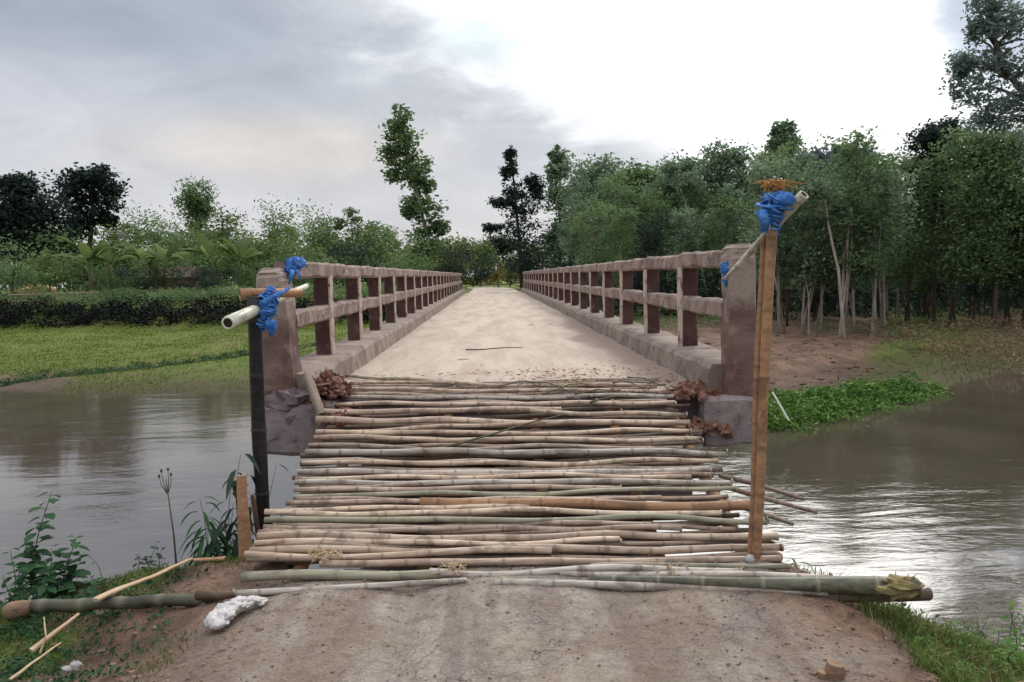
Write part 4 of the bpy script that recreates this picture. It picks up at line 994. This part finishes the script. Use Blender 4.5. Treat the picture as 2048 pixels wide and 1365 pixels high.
# near tree overhanging the top right corner
px_tree('overhanging_tree', 2160, [(1972, 5, 30, 26), (1985, 60, 42, 30), (2035, 35, 52, 40), (1925, 128, 22, 26), (1928, 180, 32, 34), (1985, 135, 44, 36), (2040, 130, 54, 48), (2000, 200, 54, 36), (2050, 225, 54, 44), (1975, 240, 34, 24), (2110, 120, 70, 90), (2130, 280, 70, 90), (1952, 60, 18, 22)],
        24, 620, 'leaf_haze', 'bark', 'tall near tree whose haze-toned leafy branches hang into the top right corner', L=.17, Wd=.085, trunk_r=.2, seed=40, clump=.24, via=[at_y(2150, 420, 24), at_y(2110, 260, 24)], limbs=60)

# slim trees of the wood's front: prototypes and copies
def slim_proto(seed, h=6.2, leaf='leaf_forest', wood='pale_bark', w=1.1, low=.32, per=700, L=.17, label='slim', lean=.3):
    r = random.Random(seed); blobs = []
    for k in range(6):
        u = low + (1 - low) * (k + .5) / 6
        blobs.append((lean * u + r.uniform(-.35, .35) * w, r.uniform(-.35, .35) * w, h * u, w * (1.1 - .45 * abs(u - .62)) * r.uniform(.6, .9), w * .7, h * .11))
    st = [((r.uniform(-.3, .3), r.uniform(-.3, .3), -.3), (r.uniform(-.8, .8) + lean, r.uniform(-.3, .3), h * r.uniform(.6, .8)), r.uniform(.03, .055)) for _ in range(r.choice([2, 3, 4]))]
    return make_tree('slim_tree', (0, 0, 0), blobs, per, leaf, wood, L=L, Wd=L * .5, trunk_r=.06, label=label, seed=seed, limbs=12, clump=.2, stems=st, via=[(lean * .3, 0, h * .4)])
protos = [slim_proto(51), slim_proto(52, 6.8, 'leaf_mid', w=1.3), slim_proto(53, 6.0, 'leaf_forest', w=1.2, lean=-.4), slim_proto(54, 7.2, 'leaf_mid', 'bark', w=1.5, low=.25), slim_proto(55, 5.6, 'leaf_dark', 'bark', w=1.4, low=.15)]
front = [(1605, 29.5, 0, 'two thin pale stems'), (1640, 30.5, 2, 'one thin pale stem'), (1682, 28.5, 1, 'palest trunk, leaning'), (1708, 31, 0, 'pale trunk behind the palest'),
         (1745, 29.0, 2, 'a brown-grey stem'), (1770, 32, 1, 'a dark stem'), (1575, 33, 3, 'dark stem right of the brown post'), (1560, 30, 2, 'a stem hidden behind the brown post'),
         (1820, 33, 3, 'a dark stem below the pointed tree'), (1850, 36, 4, 'a low dark crown'), (1900, 31, 3, 'a dark stem under the round dark tree'), (1950, 34, 4, 'a low dark crown near the right edge'),
         (2010, 31, 3, 'a dark stem near the right edge'), (2060, 30, 4, 'a dark crown cut by the right edge')]
for (bx, by, tx, ty, d, r_, lab) in ((1690, 672, 1650, 400, 27.5, .05, 'tallest bare pale trunk of the wood, leaning left, seen right of the brown post'), (1676, 668, 1700, 430, 28.2, .035, 'thin bare pale trunk crossing behind the tallest pale one'),
        (1618, 650, 1606, 520, 29, .03, 'short bare pale stem nearest the brown post'), (1750, 650, 1740, 450, 30, .035, 'greyish bare trunk right of the two crossing pale ones'), (1245, 560, 1215, 380, 50, .07, 'pale slanting trunk over the right parapet, seen against the dark wood'),
        (1420, 540, 1360, 360, 42, .05, 'pale branch-like trunk leaning left behind the right parapet'), (1500, 530, 1475, 400, 38, .04, 'thin pale trunk left of the blue-taped post top')):
    b0 = at_y(bx, by, d); tp = at_y(tx, ty, d); b0.z = Hs(b0.x, d)
    mid = b0.lerp(tp, .5) + Vector((.12, 0, 0)); top_ = [(tp.x, tp.y, tp.z, 36 / F * d, .5, 26 / F * d), (tp.x + .4, tp.y, tp.z - .5, 30 / F * d, .5, 22 / F * d), (tp.x - .4, tp.y, tp.z + .4, 26 / F * d, .4, 20 / F * d)]
    make_tree('slim_tree', b0, top_, 320, 'leaf_forest', 'pale_bark', L=.2, Wd=.11, trunk_r=r_ * 1.3, label=lab, group='pale trunks at the front of the wood', seed=int(bx), limbs=8, via=[mid, b0.lerp(tp, .8)])
used = set()
def place(pi, loc, rz, sc, label, group, szz=None):
    if pi not in used:
        used.add(pi); r = protos[pi]; r.location = loc; r.rotation_euler = (0, 0, rz); r.scale = (sc, sc, szz or sc); r['label'] = label; r['group'] = group
        return r
    return dup(protos[pi], loc, rz, sc, label, group, szz=szz)
for k, (px, d, pi, txt) in enumerate(front):
    q = at_y(px, 600, d)
    place(pi, (q.x, d, Hs(q.x, d)), rnd.uniform(0, 6.28) if k != 2 else .2, rnd.uniform(.92, 1.12), f'slim tree at the front of the wood, {txt}', 'slim trees at the front of the wood')
k = 0; cnt = {}
for (d, pxs) in ((37, range(1130, 2080, 62)), (44, range(1100, 2080, 74)), (54, range(1090, 2060, 80))):
    for px in pxs:
        pq = px + rnd.uniform(-18, 18); q = at_y(pq, 600, d + rnd.uniform(-2, 2)); pi = rnd.choice([0, 1, 2, 3, 4, 3, 4]); k += 1
        if q.x < 4.2: continue
        cnt[d] = cnt.get(d, 0) + 1
        rowname = {37: 'front', 44: 'middle', 54: 'back'}[d]
        hh = {37: .82, 44: .95, 54: 1.15}[d]
        place(pi, (q.x, q.y, Hs(q.x, q.y)), rnd.uniform(0, 6.28), hh * rnd.uniform(.9, 1.1), f'slim tree deep in the wood, {ordw(cnt[d])} from the left in the {rowname} hidden row', 'slim trees deep in the wood')
# undergrowth
def mass(name, pts_fn, n, leaf, L, Wd, label, cat, seed, clumps=300, cl=.4, droop=0):
    rg = np.random.default_rng(seed)
    c = np.array([pts_fn(rg) for _ in range(clumps)]); m_ = n // clumps
    off = np.clip(rg.normal(size=(clumps, m_, 3)), -1.7, 1.7) * cl * np.array([1, 1, .6])
    P = (c[:, None, :] + off).reshape(-1, 3)
    gz = H(P[:, 0], P[:, 1]); P[:, 2] = np.maximum(P[:, 2], gz + .02)
    T = np.clip(np.repeat(rg.uniform(.1, .85, clumps), m_) + rg.normal(0, .14, clumps * m_), 0, 1)
    V, Fq = leaf_quads(P, L, Wd, rg, droop=droop)
    o = link_mesh(name, V, Fq, M[leaf], attrs={'tint': np.repeat(T, 4)}); tag(o, label, cat, kind='stuff'); return o
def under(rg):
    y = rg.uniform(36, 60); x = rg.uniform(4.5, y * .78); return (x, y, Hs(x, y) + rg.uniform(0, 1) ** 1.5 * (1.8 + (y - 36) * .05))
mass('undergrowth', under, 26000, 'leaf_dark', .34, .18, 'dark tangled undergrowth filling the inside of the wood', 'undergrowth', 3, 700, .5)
def backwall(rg):
    x = rg.uniform(6, 62); y = 66 + rg.uniform(0, 8); return (x, y, rg.uniform(.0, 8.0) * (1 if x > 9 else .6))
mass('distant_wood', backwall, 30000, 'leaf_forest', .5, .26, 'deep green mass of the wood behind the single trees on the right', 'wood', 4, 700, .8)

# --- left bank: hedge, shrubs, banana plants, tree line
def hedge_pts(rg):
    x = rg.uniform(-40, -3.2); y = far_water(np.array([x]))[0] + 18.3 + rg.uniform(-1.6, 1.4) ; return (x, y, Hs(x, y) + rg.uniform(0, .6 + .35 * math.sin(x * 1.7) * math.sin(x * .6 + 2)))
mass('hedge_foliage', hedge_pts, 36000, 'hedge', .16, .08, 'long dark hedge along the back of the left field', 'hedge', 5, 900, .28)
def bank_top(rg):
    x = rg.uniform(-40, -3.2); y = far_water(np.array([x]))[0] + rg.uniform(20, 24); return (x, y, Hs(x, y) + rg.uniform(.1, .6))
mass('weeds', bank_top, 22000, 'leaf_mid', .18, .07, 'rough green weeds along the top of the dark bank behind the left field', 'weeds', 15, 700, .3)
def ditch(rg):
    x = rg.uniform(-20, -4); return (x, crease(x) + rg.normal(0, .45), Hs(x, crease(x)) + rg.uniform(0, .07))
mass('weeds', ditch, 9000, 'leaf_shrub', .11, .035, 'dark weeds in the shallow ditch crossing the left field', 'weeds', 16, 400, .14)
def line_pts(rg):
    x = rg.uniform(-85, -4); y = 92 + rg.uniform(0, 12); hgt = 4.2 + 1.2 * math.sin(x * .31) + .8 * math.sin(x * .83 + 1)
    return (x, y, rg.uniform(0, 1) ** .8 * hgt * 1.35)
mass('distant_tree_line', line_pts, 52000, 'leaf_mid', .55, .32, 'far tree line behind the left field', 'trees', 6, 800, .6)
def line2(rg):
    x = rg.uniform(-12, 8); y = 96 + rg.uniform(0, 10); return (x, y, rg.uniform(0, 1) ** .8 * (6.0 - abs(x + 3) * .12))
mass('distant_tree_line', line2, 14000, 'leaf_yellow', .45, .24, 'far yellow green trees closing the view beyond the bridge', 'trees', 7, 380, .6)

def bush_proto(seed, leaf, h, w, n=6, per=330, L=.2, name='bush', wood='bark'):
    r = random.Random(seed)
    blobs = [(r.uniform(-.5, .5) * w, r.uniform(-.4, .4) * w, h * r.uniform(.3, .85), w * r.uniform(.35, .55), w * .4, h * r.uniform(.18, .3)) for _ in range(n)]
    return make_tree(name, (0, 0, 0), blobs, per, leaf, wood, L=L, Wd=L * .5, trunk_r=.07, label=name, cat='bush', seed=seed, limbs=8, clump=.22)
def banana_proto(seed):
    r = random.Random(seed); root = empty('banana_plant'); tag(root, 'banana', 'banana plant')
    mb = MB(); mb.tube([(0, 0, -.2), (.04, 0, 1.0), (.05, .02, 2.0)], [.12, .10, .06], 9, .02); mb.build('stalk', M['stem'], root, True)
    V = []; Fq = []; T = []
    for k in range(10):
        a = k * 2.4 + r.uniform(-.3, .3); Ln = r.uniform(1.5, 2.2); el_ = r.uniform(.55, 1.45); n_ = 9; tint = r.uniform(.2, .9)
        pos = Vector((.05, .02, 1.9)); ang = el_; wmax = r.uniform(.2, .3); b0 = len(V)
        for i in range(n_ + 1):
            u = i / n_; ang -= (.02 + .17 * u) * 1.1
            pos = pos + Vector((math.cos(a) * math.cos(ang), math.sin(a) * math.cos(ang), math.sin(ang))) * Ln / n_
            wd = wmax * math.sin(math.pi * min(1, max(0, (u - .12) / .88)) ** .8) + .012
            sd_ = Vector((-math.sin(a), math.cos(a), 0)); dz = Vector((0, 0, -wd * .35)); jit = r.uniform(.8, 1.1)
            V += [pos + sd_ * wd * jit + dz, pos, pos - sd_ * wd * jit + dz]; T += [tint] * 3
        for i in range(n_):
            q = b0 + i * 3
            Fq += [[q, q + 1, q + 4, q + 3], [q + 1, q + 2, q + 5, q + 4]]
    link_mesh('leaves', np.array([tuple(v) for v in V]), np.array(Fq), M['leaf_pale'], root, attrs={'tint': T})
    return root
B = {'bush_mid': bush_proto(71, 'leaf_mid', 3.2, 2.6), 'bush_pale': bush_proto(72, 'leaf_pale', 3.6, 2.4), 'bush_yel': bush_proto(73, 'leaf_yellow', 2.8, 2.2),
     'bush_dark': bush_proto(74, 'leaf_dark', 3.0, 2.8), 'tree_pale': bush_proto(75, 'leaf_pale', 5.6, 2.6, 9, 300, .24, 'small_tree'), 'tree_mid': bush_proto(76, 'leaf_mid', 5.8, 2.8, 9, 300, .24, 'small_tree'),
     'ban1': banana_proto(1), 'ban2': banana_proto(2)}
fresh = set()
def put(key, px, d, sc, label, group=None, rz=None, cat=None):
    q = at_y(px, 590, d); loc = (q.x, d, Hs(q.x, d)); rz = rnd.uniform(0, 6.28) if rz is None else rz
    if key not in fresh:
        fresh.add(key); r = B[key]; r.location = loc; r.rotation_euler = (0, 0, rz); r.scale = (sc,) * 3; r['label'] = label
        if group: r['group'] = group
        if cat: r['category'] = cat
        return r
    r = dup(B[key], loc, rz, sc, label, group, cat)
    return r
GBush = 'bushes and small trees behind the left field'
for key, px, d, sc, lab in [
    ('bush_mid', 25, 50, .75, 'low green bush at the far left, under the big dark tree'), ('bush_pale', 100, 54, .6, 'pale low bush below the gap between the two dark trees'),
    ('ban1', 185, 50, 1.15, 'banana plant standing furthest left, feathery arching leaves'), ('ban2', 225, 52, 1.1, 'banana plant right of the furthest left one'),
    ('ban1', 330, 50, 1.05, 'banana plant beside the little brown hut'), ('ban2', 430, 52, 1.2, 'banana plant behind the hut wall, pale leaves'), ('ban1', 480, 50, 1.1, 'banana plant just left of the black post'),
    ('ban2', 385, 56, 1.2, 'banana plant in the middle of the group behind the hut'), ('ban1', 290, 58, 1.2, 'banana plant rising behind the dark shrub left of the hut'),
    ('bush_dark', 265, 48.5, .55, 'dark shrub left of the hut'), ('bush_dark', 395, 49, .5, 'dark shrub right of the hut'), ('bush_dark', 445, 48, .5, 'small dark shrub nearest the black post'),
    ('bush_mid', 150, 60, .95, 'green bush under the open-crowned dark tree'), ('tree_pale', 245, 66, .75, 'pale small tree right of the dark trees'), ('tree_mid', 290, 72, .8, 'green small tree with a flat top, left of the round tree'),
    ('tree_mid', 330, 76, .8, 'second flat-topped small tree, just left of the round tree'), ('tree_pale', 400, 72, .7, 'pale small tree in front of the round tree'), ('tree_pale', 440, 70, .85, 'pale small tree right of the round tree'),
    ('tree_mid', 480, 76, .72, 'green small tree above the end post of the left parapet'), ('bush_pale', 520, 58, .9, 'pale bush behind the end post of the left parapet'), ('tree_mid', 562, 74, .85, 'green small tree above the blue twine'),
    ('bush_yel', 600, 62, 1.0, 'yellow green bush above the blue twine'), ('tree_mid', 640, 80, .85, 'green small tree between the blue twine and the feathery sapling'), ('bush_mid', 655, 60, .95, 'green bush behind the left rail'),
    ('tree_pale', 675, 84, .85, 'pale small tree left of the feathery sapling'), ('bush_pale', 735, 66, 1.0, 'pale bush under the feathery sapling'), ('bush_yel', 780, 70, .95, 'yellow green bush left of the leaning tree'),
    ('bush_mid', 815, 64, .85, 'green bush at the foot of the leaning tree'), ('bush_dark', 700, 58, .75, 'dark bush behind the middle of the left rail'), ('bush_yel', 905, 74, 1.0, 'yellow green bush right of the leaning tree'),
    ('bush_dark', 925, 68, .75, 'dark bush where the left parapet ends'), ('bush_pale', 960, 84, 1.0, 'pale bush beside the bend of the road'), ('bush_dark', 945, 78, .7, 'small dark bush by the road bend'),
    ('bush_mid', 540, 52, .7, 'small green bush close behind the left end post'), ('bush_mid', 590, 54, .7, 'small green bush seen through the first gap of the left parapet'), ('bush_dark', 1085, 62, .95, 'dark bush under the fir-like tree'),
    ('bush_mid', 760, 60, .7, 'low green bush behind the far half of the left rail'), ('bush_yel', 1020, 76, .65, 'bright green low bush at the end of the road'), ('bush_mid', 350, 64, 1.0, 'green bush above the hut roof'), ('bush_mid', 250, 53, .62, 'green bush between the banana plants and the dark shrub left of the hut'), ('bush_pale', 320, 50, .5, 'small pale bush in front of the hut'), ('bush_mid', 60, 58, 1.0, 'tall green bush behind the straw stack'), ('bush_pale', 480, 56, .75, 'pale bush behind the crossbar of the black post'), ('bush_pale', 200, 62, 1.0, 'pale bush behind the left banana plants')]:
    put(key, px, d, sc * (1.25 if d < 50 else 1.1 if 'ban' in key else 1.6), lab, GBush)
# rusty bush at the end of the road
r_ = bush_proto(79, 'leaf_orange', 1.8, 1.4, 5, 240, .16); q = at_y(998, 560, 72); r_.location = (q.x, 72, Hs(q.x, 72)); r_['label'] = 'rusty orange bush at the end of the road, between the two parapets'

# little hut among the banana plants
hx = at_y(345, 590, 55).x; hz = Hs(hx, 55)
hut = empty('hut', (hx, 55, hz)); tag(hut, 'small brown hut half hidden among the banana plants on the left bank', 'hut')
mb = MB(); mb.beam((-1.5, 0, .75), (1.5, 0, .75), rect(2.0, 1.5, .02), .5, .01); mb.build('wall', M['mudwall'], hut)
mb = MB(); mb.beam((-1.8, 0, 1.5), (1.8, 0, 1.5), [(-1.25, -.05), (1.25, -.05), (1.25, .0), (0, .75), (-1.25, .0)], .4, .02); mb.build('roof', M['tin'], hut)
mb = MB(); mb.beam((.5, -1.02, .02), (.5, -1.02, 1.3), rect(.6, .05, .01), .3, .003, up=Vector((0, 1, 0))); mb.build('door', M['soil'], hut)
# straw stack far left
q = at_y(70, 590, 55); mb = MB(); mb.blobby((q.x, 55, Hs(q.x, 55) + .55), (1.6, 1.0, .75), .15, 4, 12, 18)
o = mb.build('straw_stack', M['thatch'], None, True, loc=(q.x, 55, Hs(q.x, 55))); tag(o, 'low yellow straw stack far left under the dark tree', 'straw stack')
# pole fence far left
fx0 = at_y(20, 590, 46.5).x; fz = Hs(fx0 + 3, 46.5); fen = empty('pole_fence', (fx0, 46.5, fz)); tag(fen, 'low pale bamboo fence at the far left behind the hedge', 'fence')
for k in range(7):
    mb = MB(); mb.tube([(k * .85, 0, -.2), (k * .85 + .02, 0, 1.0)], [.035, .03], 6); mb.build('post', M['bamboo_dull'], fen)
for z_ in (.4, .8):
    mb = MB(); mb.tube([(-.1, -.04, z_), (5.3, -.04, z_ + .04)], [.03, .025], 6); mb.build('rail', M['bamboo_dull'], fen)

# ---------------------------------------------------------------- grasses and plants
def blades(name, pts, h, w, mat, label, cat='grass', seed=0, lean=.5):
    rg = np.random.default_rng(seed); n = len(pts); P = np.asarray(pts)
    a = rg.uniform(0, 6.283, n); hh = rg.uniform(h[0], h[1], n)[:, None]; ww = (w * rg.uniform(.6, 1.2, n))[:, None]
    sd_ = np.stack([np.cos(a), np.sin(a), np.zeros(n)], -1); ln = rg.normal(size=(n, 2)) * lean * hh
    mid = P + np.concatenate([ln * .3, hh * .6], 1); tip = P + np.concatenate([ln, hh * rg.uniform(.75, 1, (n, 1))], 1)
    V = np.stack([P - sd_ * ww, P + sd_ * ww, mid - sd_ * ww * .8, mid + sd_ * ww * .8, tip - sd_ * ww * .1, tip + sd_ * ww * .1], 1).reshape(-1, 3)
    b0 = np.arange(n)[:, None] * 6
    Fq = np.concatenate([b0 + np.array([[0, 1, 3, 2]]), b0 + np.array([[2, 3, 5, 4]])], 0)
    T = np.repeat(rg.uniform(0, 1, n) * .95, 6)
    o = link_mesh(name, V, Fq, M[mat], attrs={'tint': T}); tag(o, label, cat, kind='stuff'); return o
def scatter(n, x0, x1, y0, y1, keep, seed):
    rg = np.random.default_rng(seed); x = rg.uniform(x0, x1, n); y = rg.uniform(y0, y1, n); k = keep(x, y, rg); x = x[k]; y = y[k]
    return np.stack([x, y, H(x, y) - .005], -1)
pts = scatter(60000, 1.7, 6.5, 2.6, 6.2, lambda x, y, rg: (x > 2.0 + .22 * fbm(x, y, 3, 3, 2) + .04 * (4.6 - y)) & (H(x, y) > WZ + .02) & (rg.uniform(0, 1, len(x)) < sstep(-.5, .25, fbm(x, y, 2.2, 3, 5)) + .1), 1)
blades('grass', pts, (.04, .15), .004, 'grass', 'green grass on the bank in the lower right corner', seed=1)
pts = scatter(50000, -5, -1.7, 2.6, 6.4, lambda x, y, rg: (H(x, y) > WZ + .02) & (rg.uniform(0, 1, len(x)) < sstep(-2.0, -3.2, x) * .8 + .30 * (fbm(x, y, 1.6, 4, 12) > .12) + .5 * (y > 5.1)) & (rg.uniform(0, 1, len(x)) < sstep(-.4, .3, fbm(x, y, 2.5, 3, 8)) + .15), 2)
blades('grass', pts, (.015, .06), .003, 'grass', 'patchy short grass on the left mud heap and bank', seed=2)
def field(x, y, rg):
    d = y - far_water(x); return (d > .05) & (d < 18.5) & (rg.uniform(0, 1, len(x)) < .25 + .75 * sstep(-.4, .3, fbm(x, y, .5, 3, 2))) & (np.abs(y - crease(x)) > .45) & ~((x < -13.5) & (d < 1.8))
pts = scatter(80000, -32, -2.6, 21, 44, field, 3)
blades('grass', pts, (.04, .10), .012, 'grass_field', 'short bright grass of the flat field beyond the water on the left', seed=3)
pts = scatter(26000, 2.0, 6.5, 2.6, 5.6, lambda x, y, rg: (x > 2.15) & (H(x, y) > WZ + .02) & (fbm(x, y, 1.7, 3, 44) > .12), 11)
blades('dry_grass', pts, (.02, .10), .003, 'dry', 'dry brown grass patches between the green on the lower right bank', seed=11, lean=.9)
pts = scatter(26000, -5, -1.9, 2.6, 5.6, lambda x, y, rg: (H(x, y) > WZ + .02) & (fbm(x, y, 1.4, 3, 47) > .1), 12)
blades('dry_grass', pts, (.01, .05), .003, 'dry', 'dead trampled grass on the left mud heap', seed=12, lean=1.2)
def corner_r(rg):
    x = rg.uniform(2.3, 4.6); y = rg.uniform(2.8, 5.4); return (x, y, Hs(x, y) + rg.uniform(0, .07))
mass('ground_cover', corner_r, 5200, 'leaf_bright', .035, .018, 'small-leaved green weeds in the lower right grass', 'weeds', 21, 260, .05)
def corner_l(rg):
    x = rg.uniform(-3.8, -2.0); y = rg.uniform(2.9, 5.2); return (x, y, Hs(x, y) + rg.uniform(0, .05) * (x < -2.3))
mass('ground_cover', corner_l, 4200, 'leaf_shrub', .032, .02, 'dark creeping weeds on the mud in the lower left corner', 'weeds', 22, 220, .05)
def bare(x, y, rg): return ((y - far_water(x)) > 1.2) & (x > 3.4) & (x < .60 * y) & (fbm(x, y, .9, 3, 61) > -.15)
pts = scatter(14000, 3.4, 22, 15, 34, bare, 23)
blades('dry_grass', pts, (.01, .06), .012, 'dry', 'dry litter and dead stalks over the bare brown bank on the right', seed=23, lean=2.0)
mb = MB()
for i in range(420):
    y = rnd.uniform(16.5, 29); x = rnd.uniform(3.5, .58 * y); s_ = rnd.choice([.02, .03, .045, .07])
    if y - float(far_water(np.array([x]))[0]) < 1.5: continue
    mb.blobby((x, y, Hs(x, y) + s_ * .1), (s_ * 1.6, s_, s_ * .6), .7, i, 3, 6, 2)
o = mb.build('clods', M['soil'], None, False); tag(o, 'earth clods scattered over the bare brown bank on the right', 'clods', kind='stuff')
# lush creeping plants along the right waterline
def lush(rg):
    x = rg.uniform(4.0, 11.0) if rg.random() < .75 else rg.uniform(3.6, 7); y = far_water(np.array([x]))[0] + rg.uniform(-.35, 1.7) * (1 if x < 9 else .8) + .25 * math.sin(x * 5) + .2 * math.sin(x * 11); return (x, y, max(Hs(x, y), WZ) + rg.uniform(.01, .22) * rg.random())
mass('creeping_plants', lush, 20000, 'leaf_bright', .13, .05, 'lush bright green creeping plants along the right water edge', 'plants', 8, 420, .16)
def lush2(rg):
    x = rg.uniform(9, 40) if rg.random() < .8 else rg.uniform(4, 12); y = far_water(np.array([x]))[0] + (rg.uniform(3, 22) if x > 13 else rg.uniform(15, 24)); return (x, y, Hs(x, y) + rg.uniform(.0, .22))
mass('ground_cover', lush2, 16000, 'leaf_mid', .12, .06, 'low scattered weeds on the brown bank under the wood', 'weeds', 9, 800, .3)
def brownv(rg):
    x = rg.uniform(14, 30); y = far_water(np.array([x]))[0] + rg.uniform(-.4, 7); return (x, y, Hs(x, y) + rg.uniform(.0, .35))
mass('dry_weeds', brownv, 16000, 'dry', .14, .03, 'dry brown weeds on the bank at the right edge', 'weeds', 10, 500, .3)
pts = scatter(26000, 4, 24, 14, 34, lambda x, y, rg: ((y - far_water(x)) > 0) & ((fbm(x, y, .6, 3, 9) > .25) | ((x > .53 * y) & (fbm(x, y, .6, 3, 9) > -.2))) & ((x > .5 * y) | (y - far_water(x) < 2.5)), 6)
blades('grass', pts, (.04, .16), .009, 'grass', 'tufts of grass on the right bank', seed=6)

# foreground plants: leafy stems
def stem_plant(base, h, seed, label, leaf='leaf_shrub', ls=.05, n=16, ratio=.75, lean=(0, 0), name='leafy_plant', group=None, stems=1, r0=.005, droop=.3, spread=.05):
    r = random.Random(seed); root = empty(name, tuple(base)); tag(root, label, 'plant', group)
    V = []; Fq = []; T = []
    for s_ in range(stems):
        mb = MB(); lx, ly = lean[0] + r.gauss(0, .08), lean[1] + r.gauss(0, .08); hh = h * (1 if s_ == 0 else r.uniform(.55, .9)); ox, oy = (0, 0) if s_ == 0 else (r.gauss(0, spread), r.gauss(0, spread))
        P = [Vector((ox + lx * u * u * hh + .012 * math.sin(u * 7 + seed + s_), oy + ly * u * u * hh, u * hh - .03)) for u in np.linspace(0, 1, 10)]
        mb.tube(P, list(np.linspace(r0, r0 * .35, 10)), 6); mb.build('stem', M['stem'], root, True)
        for k in range(n):
            u = .15 + .85 * k / (n - 1); q = P[min(9, int(u * 9))].lerp(P[min(9, int(u * 9) + 1)], (u * 9) % 1)
            a = k * 2.4 + r.uniform(-.5, .5); e = r.uniform(-.2, .7) - droop * .5; L_ = ls * r.uniform(.7, 1.25) * (1.1 - .5 * abs(u - .4))
            d = Vector((math.cos(a) * math.cos(e), math.sin(a) * math.cos(e), math.sin(e))); sdv = Vector((-math.sin(a), math.cos(a), 0)) * L_ * ratio * .5
            q = q + d * L_ * .25; dn = Vector((0, 0, -L_ * droop))
            b0 = len(V)
            pr = [(0, .12), (.25, .8), (.5, 1.0), (.75, .75), (1.0, .06)]
            ti = r.uniform(.1, .9)
            for (uu, wv) in pr:
                c = q + d * L_ * uu + dn * uu * uu
                V += [c + sdv * wv + Vector((0, 0, L_ * .06 * wv)), c, c - sdv * wv + Vector((0, 0, L_ * .06 * wv))]; T += [ti] * 3
            for i in range(4):
                z_ = b0 + i * 3; Fq += [[z_, z_ + 1, z_ + 4, z_ + 3], [z_ + 1, z_ + 2, z_ + 5, z_ + 4]]
    link_mesh('leaves', np.array([tuple(v) for v in V]), np.array(Fq), M[leaf], root, attrs={'tint': T})
    return root
def bank(px, py, y): 
    q = at_y(px, py, y); return Vector((q.x, y, Hs(q.x, y)))
def plant_to(px0, px1, py_top, y, **k):
    b0 = bank(px0, 1200, y); tp = at_y(px1, py_top, y); hh = max(.1, tp.z - b0.z)
    return stem_plant(b0, hh, lean=((tp.x - b0.x) / hh, 0), **k)
plant_to(70, 60, 985, 5.3, seed=1, label='tallest round-leaved plant on the left bank, its top against the water', ls=.10, n=34, stems=2, r0=.007, ratio=.85, spread=.03)
plant_to(130, 128, 1065, 5.1, seed=2, label='shorter round-leaved plant right of the tallest one', ls=.09, n=26, stems=2, r0=.006, ratio=.8)
plant_to(98, 95, 1090, 5.0, seed=3, label='low round-leaved plant between the two taller ones', ls=.08, n=20, stems=3)
plant_to(30, 20, 1090, 4.9, seed=4, label='round-leaved plant at the left edge of the picture', ls=.06, n=14, stems=3, leaf='leaf_shrub')
plant_to(435, 425, 985, 5.65, seed=5, label='narrow-leaved green plant left of the brown stake', ls=.17, n=22, ratio=.2, stems=5, droop=.8, r0=.006, spread=.07)
plant_to(462, 470, 925, 5.7, seed=6, label='dark narrow-leaved shoots behind the brown stake', ls=.13, n=14, ratio=.25, stems=3, droop=.7, leaf='leaf_dark', spread=.05)
plant_to(480, 470, 900, 5.55, seed=31, label='dark drooping leaf bunch hanging over the top of the brown stake', ls=.12, n=9, ratio=.6, stems=2, droop=1.2, leaf='leaf_dark', spread=.02)
plant_to(180, 185, 1150, 4.9, seed=33, label='low leafy weed between the round-leaved plants and the mud heap', ls=.06, n=14, stems=5, leaf='leaf_shrub', spread=.08)
plant_to(530, 552, 925, 5.95, seed=7, label='dark narrow leaves poking out right of the black post', ls=.14, n=6, ratio=.22, stems=2, droop=.5, leaf='leaf_dark', spread=.03)
plant_to(300, 300, 1085, 5.5, seed=8, label='low dark leafy weed on top of the mud heap', ls=.05, n=12, ratio=.7, stems=5, leaf='leaf_dark', spread=.1)
plant_to(215, 170, 1095, 5.2, seed=9, label='leaning bare weed stem between the shrubs and the mud heap', ls=.02, n=4, r0=.004)
plant_to(1590, 1590, 1105, 4.9, seed=10, label='small bamboo-leaved sprig by the foot of the right post', ls=.1, n=8, ratio=.18, stems=3, r0=.004, leaf='leaf_pale', spread=.03)
for k, (px, py, yy, lab) in enumerate(((1960, 1215, 5.0, 'tall weed in the lower right grass'), (2025, 1190, 5.2, 'weed at the right edge of the lower right grass'), (1900, 1235, 4.7, 'small weed on the right grassy slope'), (2040, 1260, 4.4, 'broad-leaved weed in the lower right corner'), (1985, 1290, 4.2, 'low weed left of the broad-leaved weed in the lower right corner'), (1860, 1290, 4.0, 'small weed at the edge of the road, lower right'), (20, 1300, 4.1, 'dark leafy weed at the lower left edge under the left culm'), (10, 1240, 4.6, 'leafy weed in the shade at the lower left edge'), (40, 1175, 4.8, 'leafy weed above the torn butt of the left culm'))):
    plant_to(px, px, py, yy, seed=20 + k, label=lab, ls=.06, n=14, stems=4, ratio=.5, leaf='leaf_bright' if px > 1000 else 'leaf_shrub', spread=.07)
# dry seed stalk
b0 = bank(352, 1110, 5.6); tp = at_y(332, 960, 5.6); mb = MB()
mb.tube([b0 - Vector((0, 0, .05)), b0.lerp(tp, .45) + Vector((.01, 0, 0)), tp], [.009, .007, .004], 6)
for (dx_, dz_) in ((-.05, .03), (-.03, .07), (.02, .08), (.04, .04)):
    e = tp + Vector((dx_, 0, dz_)); s_ = b0.lerp(tp, .86); mb.tube([s_, s_.lerp(e, .5) + Vector((dx_ * .3, 0, 0)), e], [.004, .003, .002], 5); mb.blobby(e, (.010, .010, .014), .2, 1, 6, 8)
o = mb.build('seed_stalk', M['stem'], None, True, loc=tuple(b0)); tag(o, 'bare dry seed stalk standing alone on the left bank', 'plant')
